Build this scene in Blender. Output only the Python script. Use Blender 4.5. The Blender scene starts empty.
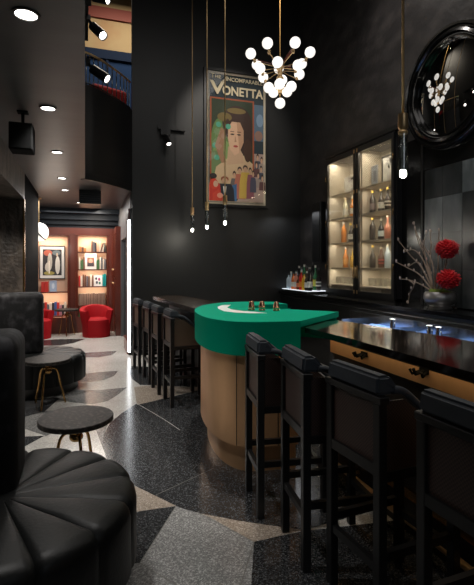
import bpy, bmesh, math, random
from mathutils import Vector, Matrix
random.seed(7)
PI = math.pi
COL = bpy.context.scene.collection

# ------------------------------------------------------------------ camera frame
F_PX, EYE = 455.0, 1.5
TH = math.atan((237-85)/F_PX); S, C = math.sin(TH), math.cos(TH)
def ray(px, py):
    xc = (px-237)/F_PX
    return (S+xc*C, C-xc*S, (265-py)/F_PX)
def on_z(px, py, z=0.0):
    r = ray(px, py); t = (z-EYE)/r[2]; return (r[0]*t, r[1]*t, z)
def on_x(px, py, x):
    r = ray(px, py); t = x/r[0]; return (x, r[1]*t, EYE+r[2]*t)
def on_y(px, py, y):
    r = ray(px, py); t = y/r[1]; return (r[0]*t, y, EYE+r[2]*t)

# ------------------------------------------------------------------ materials
def mat(name, col, rough=0.5, metal=0.0, spec=0.5, noise=None, bump=None, emis=None, coat=0.0, sheen=0.0, alpha=None, trans=0.0):
    """noise=(scale, colour2, lo, hi, stretch)  bump=(scale, strength)"""
    m = bpy.data.materials.new(name); m.use_nodes = True
    nt = m.node_tree; b = nt.nodes['Principled BSDF']
    b.inputs['Base Color'].default_value = (*col, 1)
    b.inputs['Roughness'].default_value = rough
    b.inputs['Metallic'].default_value = metal
    b.inputs['Specular IOR Level'].default_value = spec
    b.inputs['Coat Weight'].default_value = coat
    b.inputs['Coat Roughness'].default_value = 0.08
    b.inputs['Sheen Weight'].default_value = sheen
    if trans: b.inputs['Transmission Weight'].default_value = trans
    if alpha is not None: b.inputs['Alpha'].default_value = alpha
    if emis:
        b.inputs['Emission Color'].default_value = (*emis[0], 1)
        b.inputs['Emission Strength'].default_value = emis[1]
    if noise or bump:
        tc = nt.nodes.new('ShaderNodeTexCoord')
    if noise:
        sc, c2, lo, hi, st = noise
        mp = nt.nodes.new('ShaderNodeMapping'); mp.inputs['Scale'].default_value = st
        nt.links.new(tc.outputs['Object'], mp.inputs['Vector'])
        n = nt.nodes.new('ShaderNodeTexNoise'); n.inputs['Scale'].default_value = sc
        n.inputs['Detail'].default_value = 5
        nt.links.new(mp.outputs['Vector'], n.inputs['Vector'])
        r = nt.nodes.new('ShaderNodeValToRGB')
        r.color_ramp.elements[0].position = lo; r.color_ramp.elements[0].color = (*col, 1)
        r.color_ramp.elements[1].position = hi; r.color_ramp.elements[1].color = (*c2, 1)
        nt.links.new(n.outputs['Fac'], r.inputs['Fac'])
        nt.links.new(r.outputs['Color'], b.inputs['Base Color'])
    if bump:
        n2 = nt.nodes.new('ShaderNodeTexNoise'); n2.inputs['Scale'].default_value = bump[0]
        n2.inputs['Detail'].default_value = 4
        nt.links.new(tc.outputs['Object'], n2.inputs['Vector'])
        bp = nt.nodes.new('ShaderNodeBump'); bp.inputs['Strength'].default_value = bump[1]
        bp.inputs['Distance'].default_value = 0.02
        nt.links.new(n2.outputs['Fac'], bp.inputs['Height'])
        nt.links.new(bp.outputs['Normal'], b.inputs['Normal'])
    return m

def terrazzo(name, dark, light, chip, rough=0.17):
    m = bpy.data.materials.new(name); m.use_nodes = True
    nt = m.node_tree; b = nt.nodes['Principled BSDF']
    tc = nt.nodes.new('ShaderNodeTexCoord')
    v = nt.nodes.new('ShaderNodeTexVoronoi'); v.inputs['Scale'].default_value = 160
    nt.links.new(tc.outputs['Object'], v.inputs['Vector'])
    sep = nt.nodes.new('ShaderNodeSeparateColor'); nt.links.new(v.outputs['Color'], sep.inputs['Color'])
    r = nt.nodes.new('ShaderNodeValToRGB'); e = r.color_ramp.elements
    r.color_ramp.interpolation = 'CONSTANT'
    e[0].position = 0; e[0].color = (*dark, 1)
    e[1].position = 0.45; e[1].color = (*light, 1)
    x = e.new(0.84); x.color = (*chip, 1)
    nt.links.new(sep.outputs['Red'], r.inputs['Fac'])
    n = nt.nodes.new('ShaderNodeTexNoise'); n.inputs['Scale'].default_value = 1.7; n.inputs['Detail'].default_value = 6
    nt.links.new(tc.outputs['Object'], n.inputs['Vector'])
    mr = nt.nodes.new('ShaderNodeMapRange'); mr.inputs['To Min'].default_value = 0.78; mr.inputs['To Max'].default_value = 1.2
    nt.links.new(n.outputs['Fac'], mr.inputs['Value'])
    mx = nt.nodes.new('ShaderNodeVectorMath'); mx.operation = 'SCALE'
    nt.links.new(r.outputs['Color'], mx.inputs[0]); nt.links.new(mr.outputs['Result'], mx.inputs['Scale'])
    nt.links.new(mx.outputs['Vector'], b.inputs['Base Color'])
    b.inputs['Roughness'].default_value = rough
    b.inputs['Specular IOR Level'].default_value = 0.55
    return m

def thin_glass(name, tint=(1, 1, 1), gloss=0.08):
    m = bpy.data.materials.new(name); m.use_nodes = True
    nt = m.node_tree; nt.nodes.clear()
    o = nt.nodes.new('ShaderNodeOutputMaterial'); mx = nt.nodes.new('ShaderNodeMixShader')
    t = nt.nodes.new('ShaderNodeBsdfTransparent'); t.inputs['Color'].default_value = (*tint, 1)
    g = nt.nodes.new('ShaderNodeBsdfGlossy'); g.inputs['Roughness'].default_value = 0.03
    mx.inputs['Fac'].default_value = gloss
    nt.links.new(t.outputs[0], mx.inputs[1]); nt.links.new(g.outputs[0], mx.inputs[2]); nt.links.new(mx.outputs[0], o.inputs['Surface'])
    return m

ONE = (1, 1, 1)
M = {}
M['terr_light'] = terrazzo('terrazzo_light', (.40, .38, .35), (.53, .51, .475), (.68, .66, .62))
M['terr_grey'] = terrazzo('terrazzo_grey', (.11, .109, .107), (.18, .178, .172), (.31, .305, .295))
M['terr_dark'] = terrazzo('terrazzo_dark', (.018, .019, .020), (.036, .037, .039), (.10, .102, .105))
M['terr_pale'] = terrazzo('terrazzo_pale_grey', (.19, .188, .184), (.29, .286, .278), (.44, .435, .42))
M['terr_beige'] = terrazzo('terrazzo_beige', (.26, .21, .165), (.36, .30, .245), (.5, .44, .38))
M['brass_line'] = mat('inlay_strip', (.13, .125, .11), .35)
M['ceiling'] = mat('ceiling_black_paint', (.026, .0265, .0275), .38, noise=(2.2, (.040, .0405, .041), .35, .7, (.4, 2.5, 1)), bump=(9, .05))
M['black_wall'] = mat('black_wall_paint', (.012, .0125, .0125), .45)
M['plaster'] = mat('dark_plaster', (.026, .024, .0245), .42, noise=(3.2, (.052, .047, .046), .42, .68, (1, 1, 1.6)), bump=(14, .18))
M['gloss_black'] = mat('gloss_black', (.006, .006, .006), .16, spec=.5)
M['satin_black'] = mat('satin_black', (.010, .010, .011), .38)
M['speaker_black'] = mat('speaker_black', (.006, .006, .006), .8, spec=.05)
M['navy'] = mat('navy_paint', (.006, .011, .018), .5, spec=.3)
M['blue'] = mat('blue_paint', (.012, .04, .12), .7, spec=.15)
M['blue_dark'] = mat('dark_blue_paint', (.008, .02, .055), .7, spec=.15)
M['tan'] = mat('tan_plaster', (.50, .36, .19), .7, noise=(1.2, (.42, .20, .09), .5, .8, ONE))
M['maroon'] = mat('red_brown_paint', (.25, .05, .035), .6)
M['mahog'] = mat('mahogany', (.075, .014, .008), .28, noise=(5, (.14, .028, .014), .3, .7, (1, 1, .12)), coat=.3)
M['mahog_dark'] = mat('dark_mahogany', (.06, .014, .010), .3, noise=(5, (.11, .025, .014), .3, .7, (1, 1, .15)), coat=.3)
M['lit_back'] = mat('pale_maple_panel', (.66, .40, .26), .6, noise=(4, (.74, .48, .33), .3, .7, (1, 1, .2)))
M['brown_panel'] = mat('textured_brown_panel', (.040, .032, .027), .4, noise=(9, (.15, .12, .095), .42, .72, (1, 1, .35)), bump=(22, .5))
M['brass'] = mat('brushed_brass', (.72, .50, .26), .38, .9)
M['aged_brass'] = mat('aged_brass', (.42, .25, .09), .25, 1.0)
M['copper'] = mat('polished_copper', (.85, .48, .30), .2, 1.0)
M['gold_panel'] = mat('brushed_bronze_gold', (.92, .56, .31), .43, .72, noise=(5, (.78, .46, .24), .3, .75, (1, 1, .3)))
M['chrome'] = mat('steel', (.34, .34, .33), .22, 1.0)
M['green'] = mat('green_lacquer_cloth', (.0, .30, .18), .8, spec=.04)
M['white_felt'] = mat('white_inlay', (.72, .78, .74), .6)
M['leather'] = mat('black_leather', (.0035, .004, .004), .45, spec=.22, bump=(60, .08))
M['pad'] = mat('charcoal_leather', (.052, .060, .072), .6, spec=.3, bump=(70, .06))
M['velvet'] = mat('black_velvet', (.006, .006, .0065), .7, spec=.2, noise=(11, (.032, .031, .034), .5, .72, (1, 1, .7)))
M['wood_black'] = mat('ebonised_wood', (.009, .009, .0095), .4)
M['red_velvet'] = mat('red_velvet', (.30, .004, .008), .75, spec=.2)
M['table_top'] = mat('dark_stone_top', (.014, .012, .011), .5, spec=.2, noise=(38, (.07, .060, .052), .5, .7, ONE))
M['bartop'] = mat('bar_top_lacquer', (.018, .012, .008), .10, spec=.8, coat=.5)
M['bar_wood'] = mat('bar_dark_wood', (.03, .017, .010), .22, noise=(4, (.05, .028, .015), .3, .7, (1, .2, 1)))
M['slate'] = []
for i, v in enumerate((.022, .04, .062, .09)):
    M['slate'].append(mat('slate_tile', (v*.85, v*.98, v), .25, noise=(3.5, (v*2.6, v*2.75, v*2.8), .42, .75, (1, 1, .45))))
M['grout'] = mat('grout', (.01, .01, .01), .6)
M['mirror'] = mat('mirror_glass', (.5, .5, .5), .015, 1.0)
M['glass'] = thin_glass('pane_glass')
M['tube_glass'] = thin_glass('lamp_tube_glass', (.8, .82, .8), .22)
M['tumbler'] = thin_glass('tumbler_glass', (.95, .96, .96), .16)
M['opal'] = mat('opal_globe', (.9, .9, .88), .3, emis=((1, .95, .88), 1.05))
M['opal_library'] = mat('opal_library_globe', (.9, .9, .88), .3, emis=((1, .93, .84), .95))
M['lamp'] = mat('lamp_lens', (.9, .9, .9), .4, emis=((1, .95, .88), 9))
M['pend'] = mat('pendant_bulb', (.9, .9, .9), .4, emis=((1, .95, .82), 40))
M['strip'] = mat('strip_light', (.9, .9, .9), .4, emis=((.92, .96, 1), 6.0))
M['shelf_light'] = mat('lit_shelf', (.85, .9, .95), .4, emis=((.85, .93, 1), .9))
M['cab_in'] = mat('cabinet_lining', (.55, .50, .41), .55)
M['wire'] = mat('wire_mesh', (.05, .038, .026), .6)
M['paper'] = mat('paper', (.75, .73, .68), .7)
M['cream'] = mat('cream_ink', (.72, .62, .42), .7)
M['ice'] = mat('blue_lit_ice', (.15, .35, .8), .3, noise=(60, (.55, .75, 1), .4, .6, ONE), emis=((.1, .3, 1.0), .5))  # blue light on the ice is put in as its own emission
M['branch'] = mat('twig_bark', (.26, .19, .14), .7)
M['bud'] = mat('magnolia_bud', (.48, .38, .32), .6)
M['moss'] = mat('moss', (.16, .22, .03), .9, bump=(60, .8))
M['petal'] = mat('red_petal', (.55, .006, .012), .6)
M['pewter'] = mat('pewter', (.40, .38, .38), .42, 1.0, noise=(12, (.6, .58, .57), .3, .7, ONE))
M['cane'] = mat('brown_cane', (.075, .042, .034), .5)
M['tan_panel'] = mat('tan_cane', (.17, .115, .08), .5)
# cane weave check pattern
for k in ('cane', 'tan_panel'):
    nt = M[k].node_tree; b = nt.nodes['Principled BSDF']
    tc = nt.nodes.new('ShaderNodeTexCoord'); ch = nt.nodes.new('ShaderNodeTexChecker'); ch.inputs['Scale'].default_value = 130
    c = b.inputs['Base Color'].default_value[:]
    ch.inputs['Color1'].default_value = c; ch.inputs['Color2'].default_value = (c[0]*.4, c[1]*.4, c[2]*.4, 1)
    nt.links.new(tc.outputs['Object'], ch.inputs['Vector']); nt.links.new(ch.outputs['Color'], b.inputs['Base Color'])
_cm = {}
def cmat(c, rough=.6, metal=0, glassy=False):
    key = (c, rough, metal, glassy)
    if key not in _cm: _cm[key] = mat('paint' if not glassy else 'bottle_glass', c, rough, metal, .8 if glassy else .5)
    return _cm[key]

# ------------------------------------------------------------------ mesh helpers
class MB:
    def __init__(s): s.bm = bmesh.new(); s.mats = []
    def mi(s, m):
        if m is None: return 0
        if m not in s.mats: s.mats.append(m)
        return s.mats.index(m)
    def _fin(s, faces, m, smooth=False):
        i = s.mi(m)
        for f in faces: f.material_index = i; f.smooth = smooth
    def box(s, a, b, m=None, bev=0.0, seg=2):
        x0, y0, z0 = (min(a[i], b[i]) for i in range(3)); x1, y1, z1 = (max(a[i], b[i]) for i in range(3))
        n0 = set(s.bm.faces)
        r = bmesh.ops.create_cube(s.bm, size=1)
        bmesh.ops.scale(s.bm, vec=(x1-x0, y1-y0, z1-z0), verts=r['verts'])
        bmesh.ops.translate(s.bm, vec=((x0+x1)/2, (y0+y1)/2, (z0+z1)/2), verts=r['verts'])
        if bev:
            ed = {e for v in r['verts'] for e in v.link_edges}
            bmesh.ops.bevel(s.bm, geom=list(ed), offset=bev, segments=seg, affect='EDGES', profile=.5)
        s._fin([f for f in s.bm.faces if f not in n0], m, bev > 0 and seg > 2)
        return s
    def prism(s, pts, z0, z1, m=None, smooth=False):
        """pts: plan outline; extruded in z"""
        lo = [s.bm.verts.new((p[0], p[1], z0)) for p in pts]; hi = [s.bm.verts.new((p[0], p[1], z1)) for p in pts]
        fs = [s.bm.faces.new(hi), s.bm.faces.new(lo[::-1])]; n = len(pts); sd = []
        for i in range(n): sd.append(s.bm.faces.new((lo[i], lo[(i+1) % n], hi[(i+1) % n], hi[i])))
        s._fin(fs, m); s._fin(sd, m, smooth); return s
    def poly3(s, pts, m=None):
        f = s.bm.faces.new([s.bm.verts.new(p) for p in pts]); s._fin([f], m); return s
    def hull(s, lo, hi, m=None, smooth=False):
        """two matching 3d loops joined"""
        a = [s.bm.verts.new(p) for p in lo]; b = [s.bm.verts.new(p) for p in hi]; n = len(a)
        fs = [s.bm.faces.new(b), s.bm.faces.new(a[::-1])]; s._fin(fs, m)
        s._fin([s.bm.faces.new((a[i], a[(i+1) % n], b[(i+1) % n], b[i])) for i in range(n)], m, smooth); return s
    def lathe(s, prof, c=(0, 0, 0), m=None, seg=24, axis=None):
        rings = []
        for r, z in prof:
            if r < 1e-5: rings.append([s.bm.verts.new((0, 0, z))])
            else: rings.append([s.bm.verts.new((r*math.cos(2*PI*k/seg), r*math.sin(2*PI*k/seg), z)) for k in range(seg)])
        fs = []
        for a, b in zip(rings, rings[1:]):
            for k in range(seg):
                k2 = (k+1) % seg
                if len(a) == 1 and len(b) == 1: continue
                if len(a) == 1: fs.append(s.bm.faces.new((a[0], b[k2], b[k])))
                elif len(b) == 1: fs.append(s.bm.faces.new((a[k], a[k2], b[0])))
                else: fs.append(s.bm.faces.new((a[k], a[k2], b[k2], b[k])))
        if len(rings[0]) > 1: fs.append(s.bm.faces.new(rings[0][::-1]))
        if len(rings[-1]) > 1: fs.append(s.bm.faces.new(rings[-1]))
        vs = [v for r in rings for v in r]
        if axis is not None:
            q = Vector((0, 0, 1)).rotation_difference(Vector(axis)).to_matrix()
            bmesh.ops.rotate(s.bm, verts=vs, cent=(0, 0, 0), matrix=q)
        bmesh.ops.translate(s.bm, verts=vs, vec=c)
        s._fin(fs, m, True); return s
    def tube(s, pts, r, m=None, seg=8, r2=None):
        pts = [Vector(p) for p in pts]; n = len(pts); rings = []
        up = Vector((0, 0, 1))
        for i, p in enumerate(pts):
            d = (pts[min(i+1, n-1)] - pts[max(i-1, 0)]).normalized()
            u = d.cross(up)
            if u.length < .05: u = d.cross(Vector((1, 0, 0)))
            u.normalize(); w = d.cross(u)
            rr = r if r2 is None else r+(r2-r)*i/(n-1)
            rings.append([s.bm.verts.new(p+rr*(math.cos(2*PI*k/seg)*u+math.sin(2*PI*k/seg)*w)) for k in range(seg)])
        fs = [s.bm.faces.new((a[k], a[(k+1) % seg], b[(k+1) % seg], b[k])) for a, b in zip(rings, rings[1:]) for k in range(seg)]
        s._fin(fs, m, True)
        s._fin([s.bm.faces.new(rings[0][::-1]), s.bm.faces.new(rings[-1])], m); return s
    def bar(s, a, b, w, h, m=None, up=(0, 0, 1)):
        a = Vector(a); b = Vector(b); d = (b-a).normalized(); u = d.cross(Vector(up))
        if u.length < .05: u = d.cross(Vector((1, 0, 0)))
        u.normalize(); v = u.cross(d)
        q = [(-1, -1), (1, -1), (1, 1), (-1, 1)]
        return s.hull([a+u*w/2*i+v*h/2*j for i, j in q], [b+u*w/2*i+v*h/2*j for i, j in q], m)
    def ball(s, c, r, m=None, sc=(1, 1, 1), seg=16, rot=None):
        x = bmesh.ops.create_uvsphere(s.bm, u_segments=seg, v_segments=max(6, seg//2), radius=r)
        bmesh.ops.scale(s.bm, vec=sc, verts=x['verts'])
        if rot is not None: bmesh.ops.rotate(s.bm, verts=x['verts'], cent=(0, 0, 0), matrix=rot)
        bmesh.ops.translate(s.bm, vec=c, verts=x['verts'])
        s._fin({f for v in x['verts'] for f in v.link_faces}, m, True); return s
    def torus(s, c, R, r, m=None, axis='z', seg=24, sub=8):
        rings = []
        for i in range(seg):
            a = 2*PI*i/seg; ring = []
            for j in range(sub):
                b = 2*PI*j/sub; rr = R+r*math.cos(b); p = (rr*math.cos(a), rr*math.sin(a), r*math.sin(b))
                if axis == 'x': p = (p[2], p[0], p[1])
                ring.append(s.bm.verts.new((p[0]+c[0], p[1]+c[1], p[2]+c[2])))
            rings.append(ring)
        s._fin([s.bm.faces.new((rings[i][j], rings[(i+1) % seg][j], rings[(i+1) % seg][(j+1) % sub], rings[i][(j+1) % sub])) for i in range(seg) for j in range(sub)], m, True)
        return s
    def build(s, name, m=None, parent=None, kind=None):
        bmesh.ops.recalc_face_normals(s.bm, faces=s.bm.faces)
        for e in s.bm.edges:
            if len(e.link_faces) == 2 and e.calc_face_angle(0) > .7: e.smooth = False
        me = bpy.data.meshes.new(name); s.bm.to_mesh(me); s.bm.free()
        for x in (s.mats or [m]): me.materials.append(x)
        o = bpy.data.objects.new(name, me); COL.objects.link(o)
        if parent: o.parent = parent
        if kind: o['kind'] = kind
        return o

def tag(o, label, cat, group=None, kind=None):
    o['label'] = label; o['category'] = cat
    if group: o['group'] = group
    if kind: o['kind'] = kind
    return o
def thing(name, label, cat, loc=(0, 0, 0), rz=0, group=None):
    o = bpy.data.objects.new(name, None); COL.objects.link(o); o.empty_display_size = .1
    o.location = loc; o.rotation_euler = (0, 0, rz)
    return tag(o, label, cat, group)
def dup(root, loc, rz=0, label=None, group=None):
    def cp(o, par):
        c = o.copy(); COL.objects.link(c)
        if par: c.parent = par
        for ch in o.children: cp(ch, c)
        return c
    r = cp(root, None); r.location = loc; r.rotation_euler = (0, 0, rz)
    if label: r['label'] = label
    if group: r['group'] = group
    return r
def struct(name, mb, m=None): return mb.build(name, m, None, 'structure')
def smooth_loop(pts, n=6):
    out = []; L = len(pts)
    for i in range(L):
        p0, p1, p2, p3 = (Vector(pts[(i+k-1) % L]) for k in range(4))
        for j in range(n):
            t = j/n
            out.append(tuple(.5*((2*p1)+(p2-p0)*t+(2*p0-5*p1+4*p2-p3)*t*t+(3*p1-p0-3*p2+p3)*t**3)))
    return out
def smooth_open(pts, n=5):
    P = [Vector(p) for p in pts]; P = [2*P[0]-P[1]]+P+[2*P[-1]-P[-2]]; out = []
    for i in range(1, len(P)-2):
        p0, p1, p2, p3 = P[i-1:i+3]
        for j in range(n):
            t = j/n
            out.append(tuple(.5*((2*p1)+(p2-p0)*t+(2*p0-5*p1+4*p2-p3)*t*t+(3*p1-p0-3*p2+p3)*t**3)))
    out.append(tuple(P[-2])); return out
def lamp(kind, loc, energy, col=(1, 1, 1), rot=None, target=None, size=.1, size_y=None, spot=60, blend=.6):
    L = bpy.data.lights.new(kind.lower()+'_light', kind); L.energy = energy; L.color = col
    if kind == 'AREA':
        L.size = size
        if size_y: L.shape = 'RECTANGLE'; L.size_y = size_y
    else: L.shadow_soft_size = size
    if kind == 'SPOT': L.spot_size = math.radians(spot); L.spot_blend = blend
    o = bpy.data.objects.new(kind.lower()+'_light', L); COL.objects.link(o); o.location = loc
    if target is not None: o.rotation_euler = (Vector(target)-Vector(loc)).to_track_quat('-Z', 'Y').to_euler()
    elif rot: o.rotation_euler = rot
    return o

# ------------------------------------------------------------------ SETTING
RX, PY, CE, LC = 3.82, 7.70, 7.6, 2.72     # right wall, poster wall, hall ceiling, low ceiling
SX, LY, BX = .72, 10.95, -.76             # passage side wall, library back wall, left bulkhead
# floor with inlaid terrazzo pattern
fl = MB(); 
fl.poly3([(-4, -3.2, 0), (4.2, -3.2, 0), (4.2, 11.6, 0), (-4, 11.6, 0)], M['terr_light'])
def patch(px, m, z=.0012, sm=False):
    p = [on_z(a, b, 0) for a, b in px]
    if sm: p = smooth_loop(p, 4)
    fl.poly3([(q[0], q[1], z) for q in p], m)
def patchw(p, m, z=.0012): fl.poly3([(q[0], q[1], z) for q in p], m)
# large dark disc before the counter, and what lies right of it
w = lambda a, b: on_z(a, b, 0)[:2]
edge_arc = [w(102, 446), w(104, 434), w(110, 423), w(122, 413), w(136, 404)]
patchw([w(139, 488), w(120, 478), w(108, 462)]+edge_arc+[w(150, 411), w(165, 420), w(180, 430), w(196, 428), w(240, 430), (2.0, 4.0), (2.0, 2.4), w(304, 530), w(280, 527), w(239, 521), w(202, 514), w(180, 508)], M['terr_dark'])
# dark ground under the far stools
patchw([w(136, 404), w(150, 402), w(200, 390), (3.2, 5.2), (3.2, 3.5), (2.0, 3.4), w(196, 428), w(180, 430), w(165, 420), w(150, 411)], M['terr_dark'], .0010)
patch([(134, 387), (155, 385.5), (205, 388), (198, 390), (150, 402), (137, 405)], M['terr_beige'])
patch([(131, 366), (150, 367), (240, 370), (215, 388), (155, 385.5), (140, 385), (132, 379), (129, 372)], M['terr_dark'])
# pale quadrilateral in the foreground
patchw([w(176, 506.2), w(209, 517), w(254, 542), (.40, 1.2), (0.1, 1.2), w(177, 585), w(140, 563)], M['terr_pale'])
patchw([w(254, 542), w(304, 531), (2.0, 2.2), (3, 2.0), (3, -3), (.5, -3), (.40, 1.2)], M['terr_dark'])
patch([(202, 514), (239, 521), (280, 527), (304, 530.5), (254, 542), (209, 517)], M['terr_beige'], .0014)
patch([(139, 488), (120, 480), (100, 520), (139, 511.5), (176, 506)], M['terr_beige'], .0014)
patch([(139, 511.5), (176, 506.3), (140, 563), (110, 566), (80, 545), (100, 518)], M['terr_dark'])
patchw([w(140, 563), w(177, 585), (.1, 1.2), (-.9, 1.0), (-.8, 1.9), w(110, 566)], M['terr_pale'], .0010)
patchw([(-.9, 1.0), (.40, 1.2), (.5, -3), (-3, -3)], M['terr_light'], .0008)
# fine seam over the dark disc
a, b = Vector(on_z(156, 495, .0015)), Vector(on_z(214, 468, .0015)); n = (b-a).cross(Vector((0, 0, 1))).normalized()*.002
fl.poly3([a-n, a+n, b+n, b-n], M['brass_line'])
arc = smooth_open([on_z(x, y, .0016) for x, y in [(136, 403), (150, 411), (165, 420), (180, 430)]], 4)
for p, q in zip(arc, arc[1:]):
    p = Vector(p); q = Vector(q); n = (q-p).cross(Vector((0, 0, 1))).normalized()*.003
    fl.poly3([p-n, p+n, q+n, q-n], M['terr_light'])
for pp, qq in (((176, 506), (140, 563)), ((254, 542), (236, 600)), ((140, 563), (190, 593)), ((197, 512), (254, 542))):
    p = Vector(on_z(*pp, .0018)); q = Vector(on_z(*qq, .0018)); n = (q-p).cross(Vector((0, 0, 1))).normalized()*.0025
    fl.poly3([p-n, p+n, q+n, q-n], M['brass_line'])
# shapes along the passage
patch([(83, 374), (100, 372), (118, 371), (114, 376), (104, 380), (90, 382), (60, 382), (60, 374)], M['terr_grey'])
patch([(60, 391), (100, 390), (127, 387.5), (119, 394), (108, 401), (92, 404.5), (70, 402), (50, 399)], M['terr_grey'])
patch([(80, 353), (117, 351), (112, 355), (98, 357.5), (70, 357)], M['terr_grey'])
patch([(30, 341), (60, 339.2), (85, 339), (74, 343), (60, 345.5), (30, 346)], M['terr_dark'])
patch([(24, 399), (60, 398), (44, 412), (20, 418), (10, 410)], M['terr_dark'])
patch([(20, 418), (46, 411), (78, 409), (100, 416), (46, 436), (22, 428)], M['terr_grey'])
patch([(10, 437), (44, 436), (24, 447), (5, 447)], M['terr_dark'])
patch([(100, 416), (113, 413), (104, 434), (102, 446), (96, 430), (84, 424)], M['terr_grey'], .0009)
struct('floor', fl)

# hall ceiling, low ceiling, walls
struct('ceiling', MB().box((-.15, -3.2, CE), (4.2, 11.6, CE+.1)), M['ceiling'])
lo = MB()
lo.box((-4, -3.2, LC), (0, 11.6, LC+.12), M['ceiling'])
balc = smooth_open([(0, 6.78), (.12, 6.86), (.28, 7.02), (.46, 7.25), (.62, 7.48), (.74, 7.68)], 5)
lo.prism([(0, 11.6)]+[(p[0], p[1]) for p in balc]+[(.74, 11.6)], LC, LC+.1, M['ceiling'])
struct('ceiling_low', lo)
# curved balcony front with mezzanine floor
bf = MB()
inner = [(p[0]-.06, p[1]+.05) for p in balc]
def strip3(mb, A_, B_, z0, z1, m):
    i_ = mb.mi(m); L = [[mb.bm.verts.new((p[0], p[1], z)) for p in Q] for Q, z in ((A_, z0), (A_, z1), (B_, z1), (B_, z0))]
    for u in range(4):
        for k in range(len(A_)-1):
            f = mb.bm.faces.new((L[u][k], L[u][k+1], L[(u+1) % 4][k+1], L[(u+1) % 4][k])); f.smooth = True; f.material_index = i_
    for k in (0, -1): mb.bm.faces.new([L[u][k] for u in range(4)]).material_index = i_
strip3(bf, balc, inner, LC-.01, 4.06, M['satin_black'])
bf.prism([(0, 11.6)]+[(p[0], p[1]) for p in inner]+[(3.9, 7.85), (3.9, 11.6)], LC+.9, LC+1.0, M['satin_black'])
struct('trim_1', bf)
struct('wall_left', MB().box((-4, -3.2, 0), (-3.9, 11.6, LC)), M['black_wall'])
struct('wall_left_upper', MB().box((-.15, -3.2, LC+.121), (-.001, 11.6, CE)), M['black_wall'])
struct('wall_rear', MB().box((-4, -3.3, 0), (4.2, -3.2, CE)), M['black_wall'])
pw = MB()
pw.box((.74, PY, 0), (4.2, PY+.12, CE), M['black_wall'])
struct('wall_far', pw)
# passage side wall with black doorway opening
sw = MB()
Y1, Y2 = 8.6, 9.84
M['grey_wall'] = mat('grey_wall_paint', (.10, .10, .105), .5)
sw.box((SX, PY+.12, 0), (SX+.1, Y1, LC), M['grey_wall'])
sw.box((SX, Y1, 2.02), (SX+.1, Y2, LC), M['grey_wall'])
sw.box((SX, Y2, 0), (SX+.1, LY, LC), M['grey_wall'])
struct('wall_passage', sw)
struct('door_1', MB().box((SX+.06, Y1, 0), (SX+.12, Y2, 2.02)), M['gloss_black'])
# right wall with niche for the cabinet
CY0, CY1, CZ0, CZ1 = 4.78, 6.52, 1.03, 3.2
rw = MB()
rw.box((RX, -3.2, 0), (RX+.1, CY0, CE), M['plaster'])
rw.box((RX, CY1, 0), (RX+.1, PY, CE), M['plaster'])
rw.box((RX, CY0, 0), (RX+.1, CY1, CZ0), M['plaster'])
rw.box((RX, CY0, CZ1), (RX+.1, CY1, CE), M['plaster'])
rw.box((RX+.32, CY0-.1, CZ0-.1), (RX+.36, CY1+.1, CZ1+.1), M['plaster'])
struct('wall_right', rw)
# black panelling band and tile field on the right wall
pn = MB()
pn.box((RX-.03, -3.1, 1.03), (RX, CY0-.0, 3.02), M['gloss_black'])
pn.box((RX-.04, 4.40, 1.03), (RX-.03, 4.43, 3.0), M['satin_black'])
struct('trim_2', pn)
tl = MB(); tl.box((RX-.04, 0.6, 1.04), (RX-.031, 4.36, 2.60), M['grout'])
ty = 4.355; k = 0
while ty > .7:
    for z0, z1 in ((1.045, 1.44), (1.445, 1.86), (1.865, 2.26), (2.265, 2.595)):
        tl.box((RX-.052, ty-.275, z0), (RX-.04, ty-.003, z1), random.choice(M['slate']))
    ty -= .28
struct('trim_3', tl)
# library shell
lw = MB()
lw.box((-3.9, LY, 0), (SX, LY+.1, LC), M['mahog'])
struct('wall_library', lw)
cr = MB()
cr.box((-3.9, LY-.35, 2.50), (SX, LY, LC), M['navy']); cr.box((-3.9, LY-.22, 2.40), (SX, LY, 2.50), M['navy'])
cr.box((-3.9, LY-.12, 2.32), (SX, LY, 2.40), M['navy']); cr.box((-3.9, LY-.6, 2.62), (SX, LY-.35, LC), M['navy'])
struct('trim_4', cr)
# left pier, bulkhead and alcove
pr = MB()
pr.box((-3.9, 6.63, 0), (BX, 8.5, LC), mat('pier_black_paint', (.004, .0045, .005), .8, spec=.03))
struct('wall_pier', pr)
bp = MB(); bp.box((-3.9, -3.2, 2.37), (BX, 6.63, LC), M['brown_panel'])
struct('trim_5', bp)
tp = MB(); tp.box((-3.9, 6.6, .0), (BX-.02, 6.629, 2.37), M['brown_panel'])
struct('trim_6', tp)
struct('trim_7', MB().box((BX-.019, 6.59, 0), (BX+.005, 6.629, 2.369)), M['aged_brass'])
# mahogany posts and baseboards along the passage
bb = MB()
bb.box((SX-.05, PY+.13, 0), (SX, Y1-.04, .22), M['mahog'])
bb.box((SX-.03, PY+.15, 2.2), (SX, PY+.5, 2.45), M['mahog'])
struct('baseboard_passage', bb)
struct('baseboard_far', MB().box((.8, PY-.02, 0), (3.8, PY, .12)), M['satin_black'])

# mezzanine room behind the balcony
mz = MB()
MY = 10.6
mz.box((0, MY, 3.7), (3.9, MY+.1, 6.25), M['blue'])
mz.box((0, MY, 6.25), (3.9, MY+.1, CE), M['tan'])
mz.box((0, MY-.06, 6.10), (3.9, MY, 6.30), M['blue_dark'])
mz.box((.45, MY-.04, 3.7), (.5, MY, 6.1), M['blue_dark'])
mz.box((0, MY-.05, 7.0), (3.9, MY, 7.25), M['maroon'])
struct('wall_mezzanine', mz)

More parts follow.
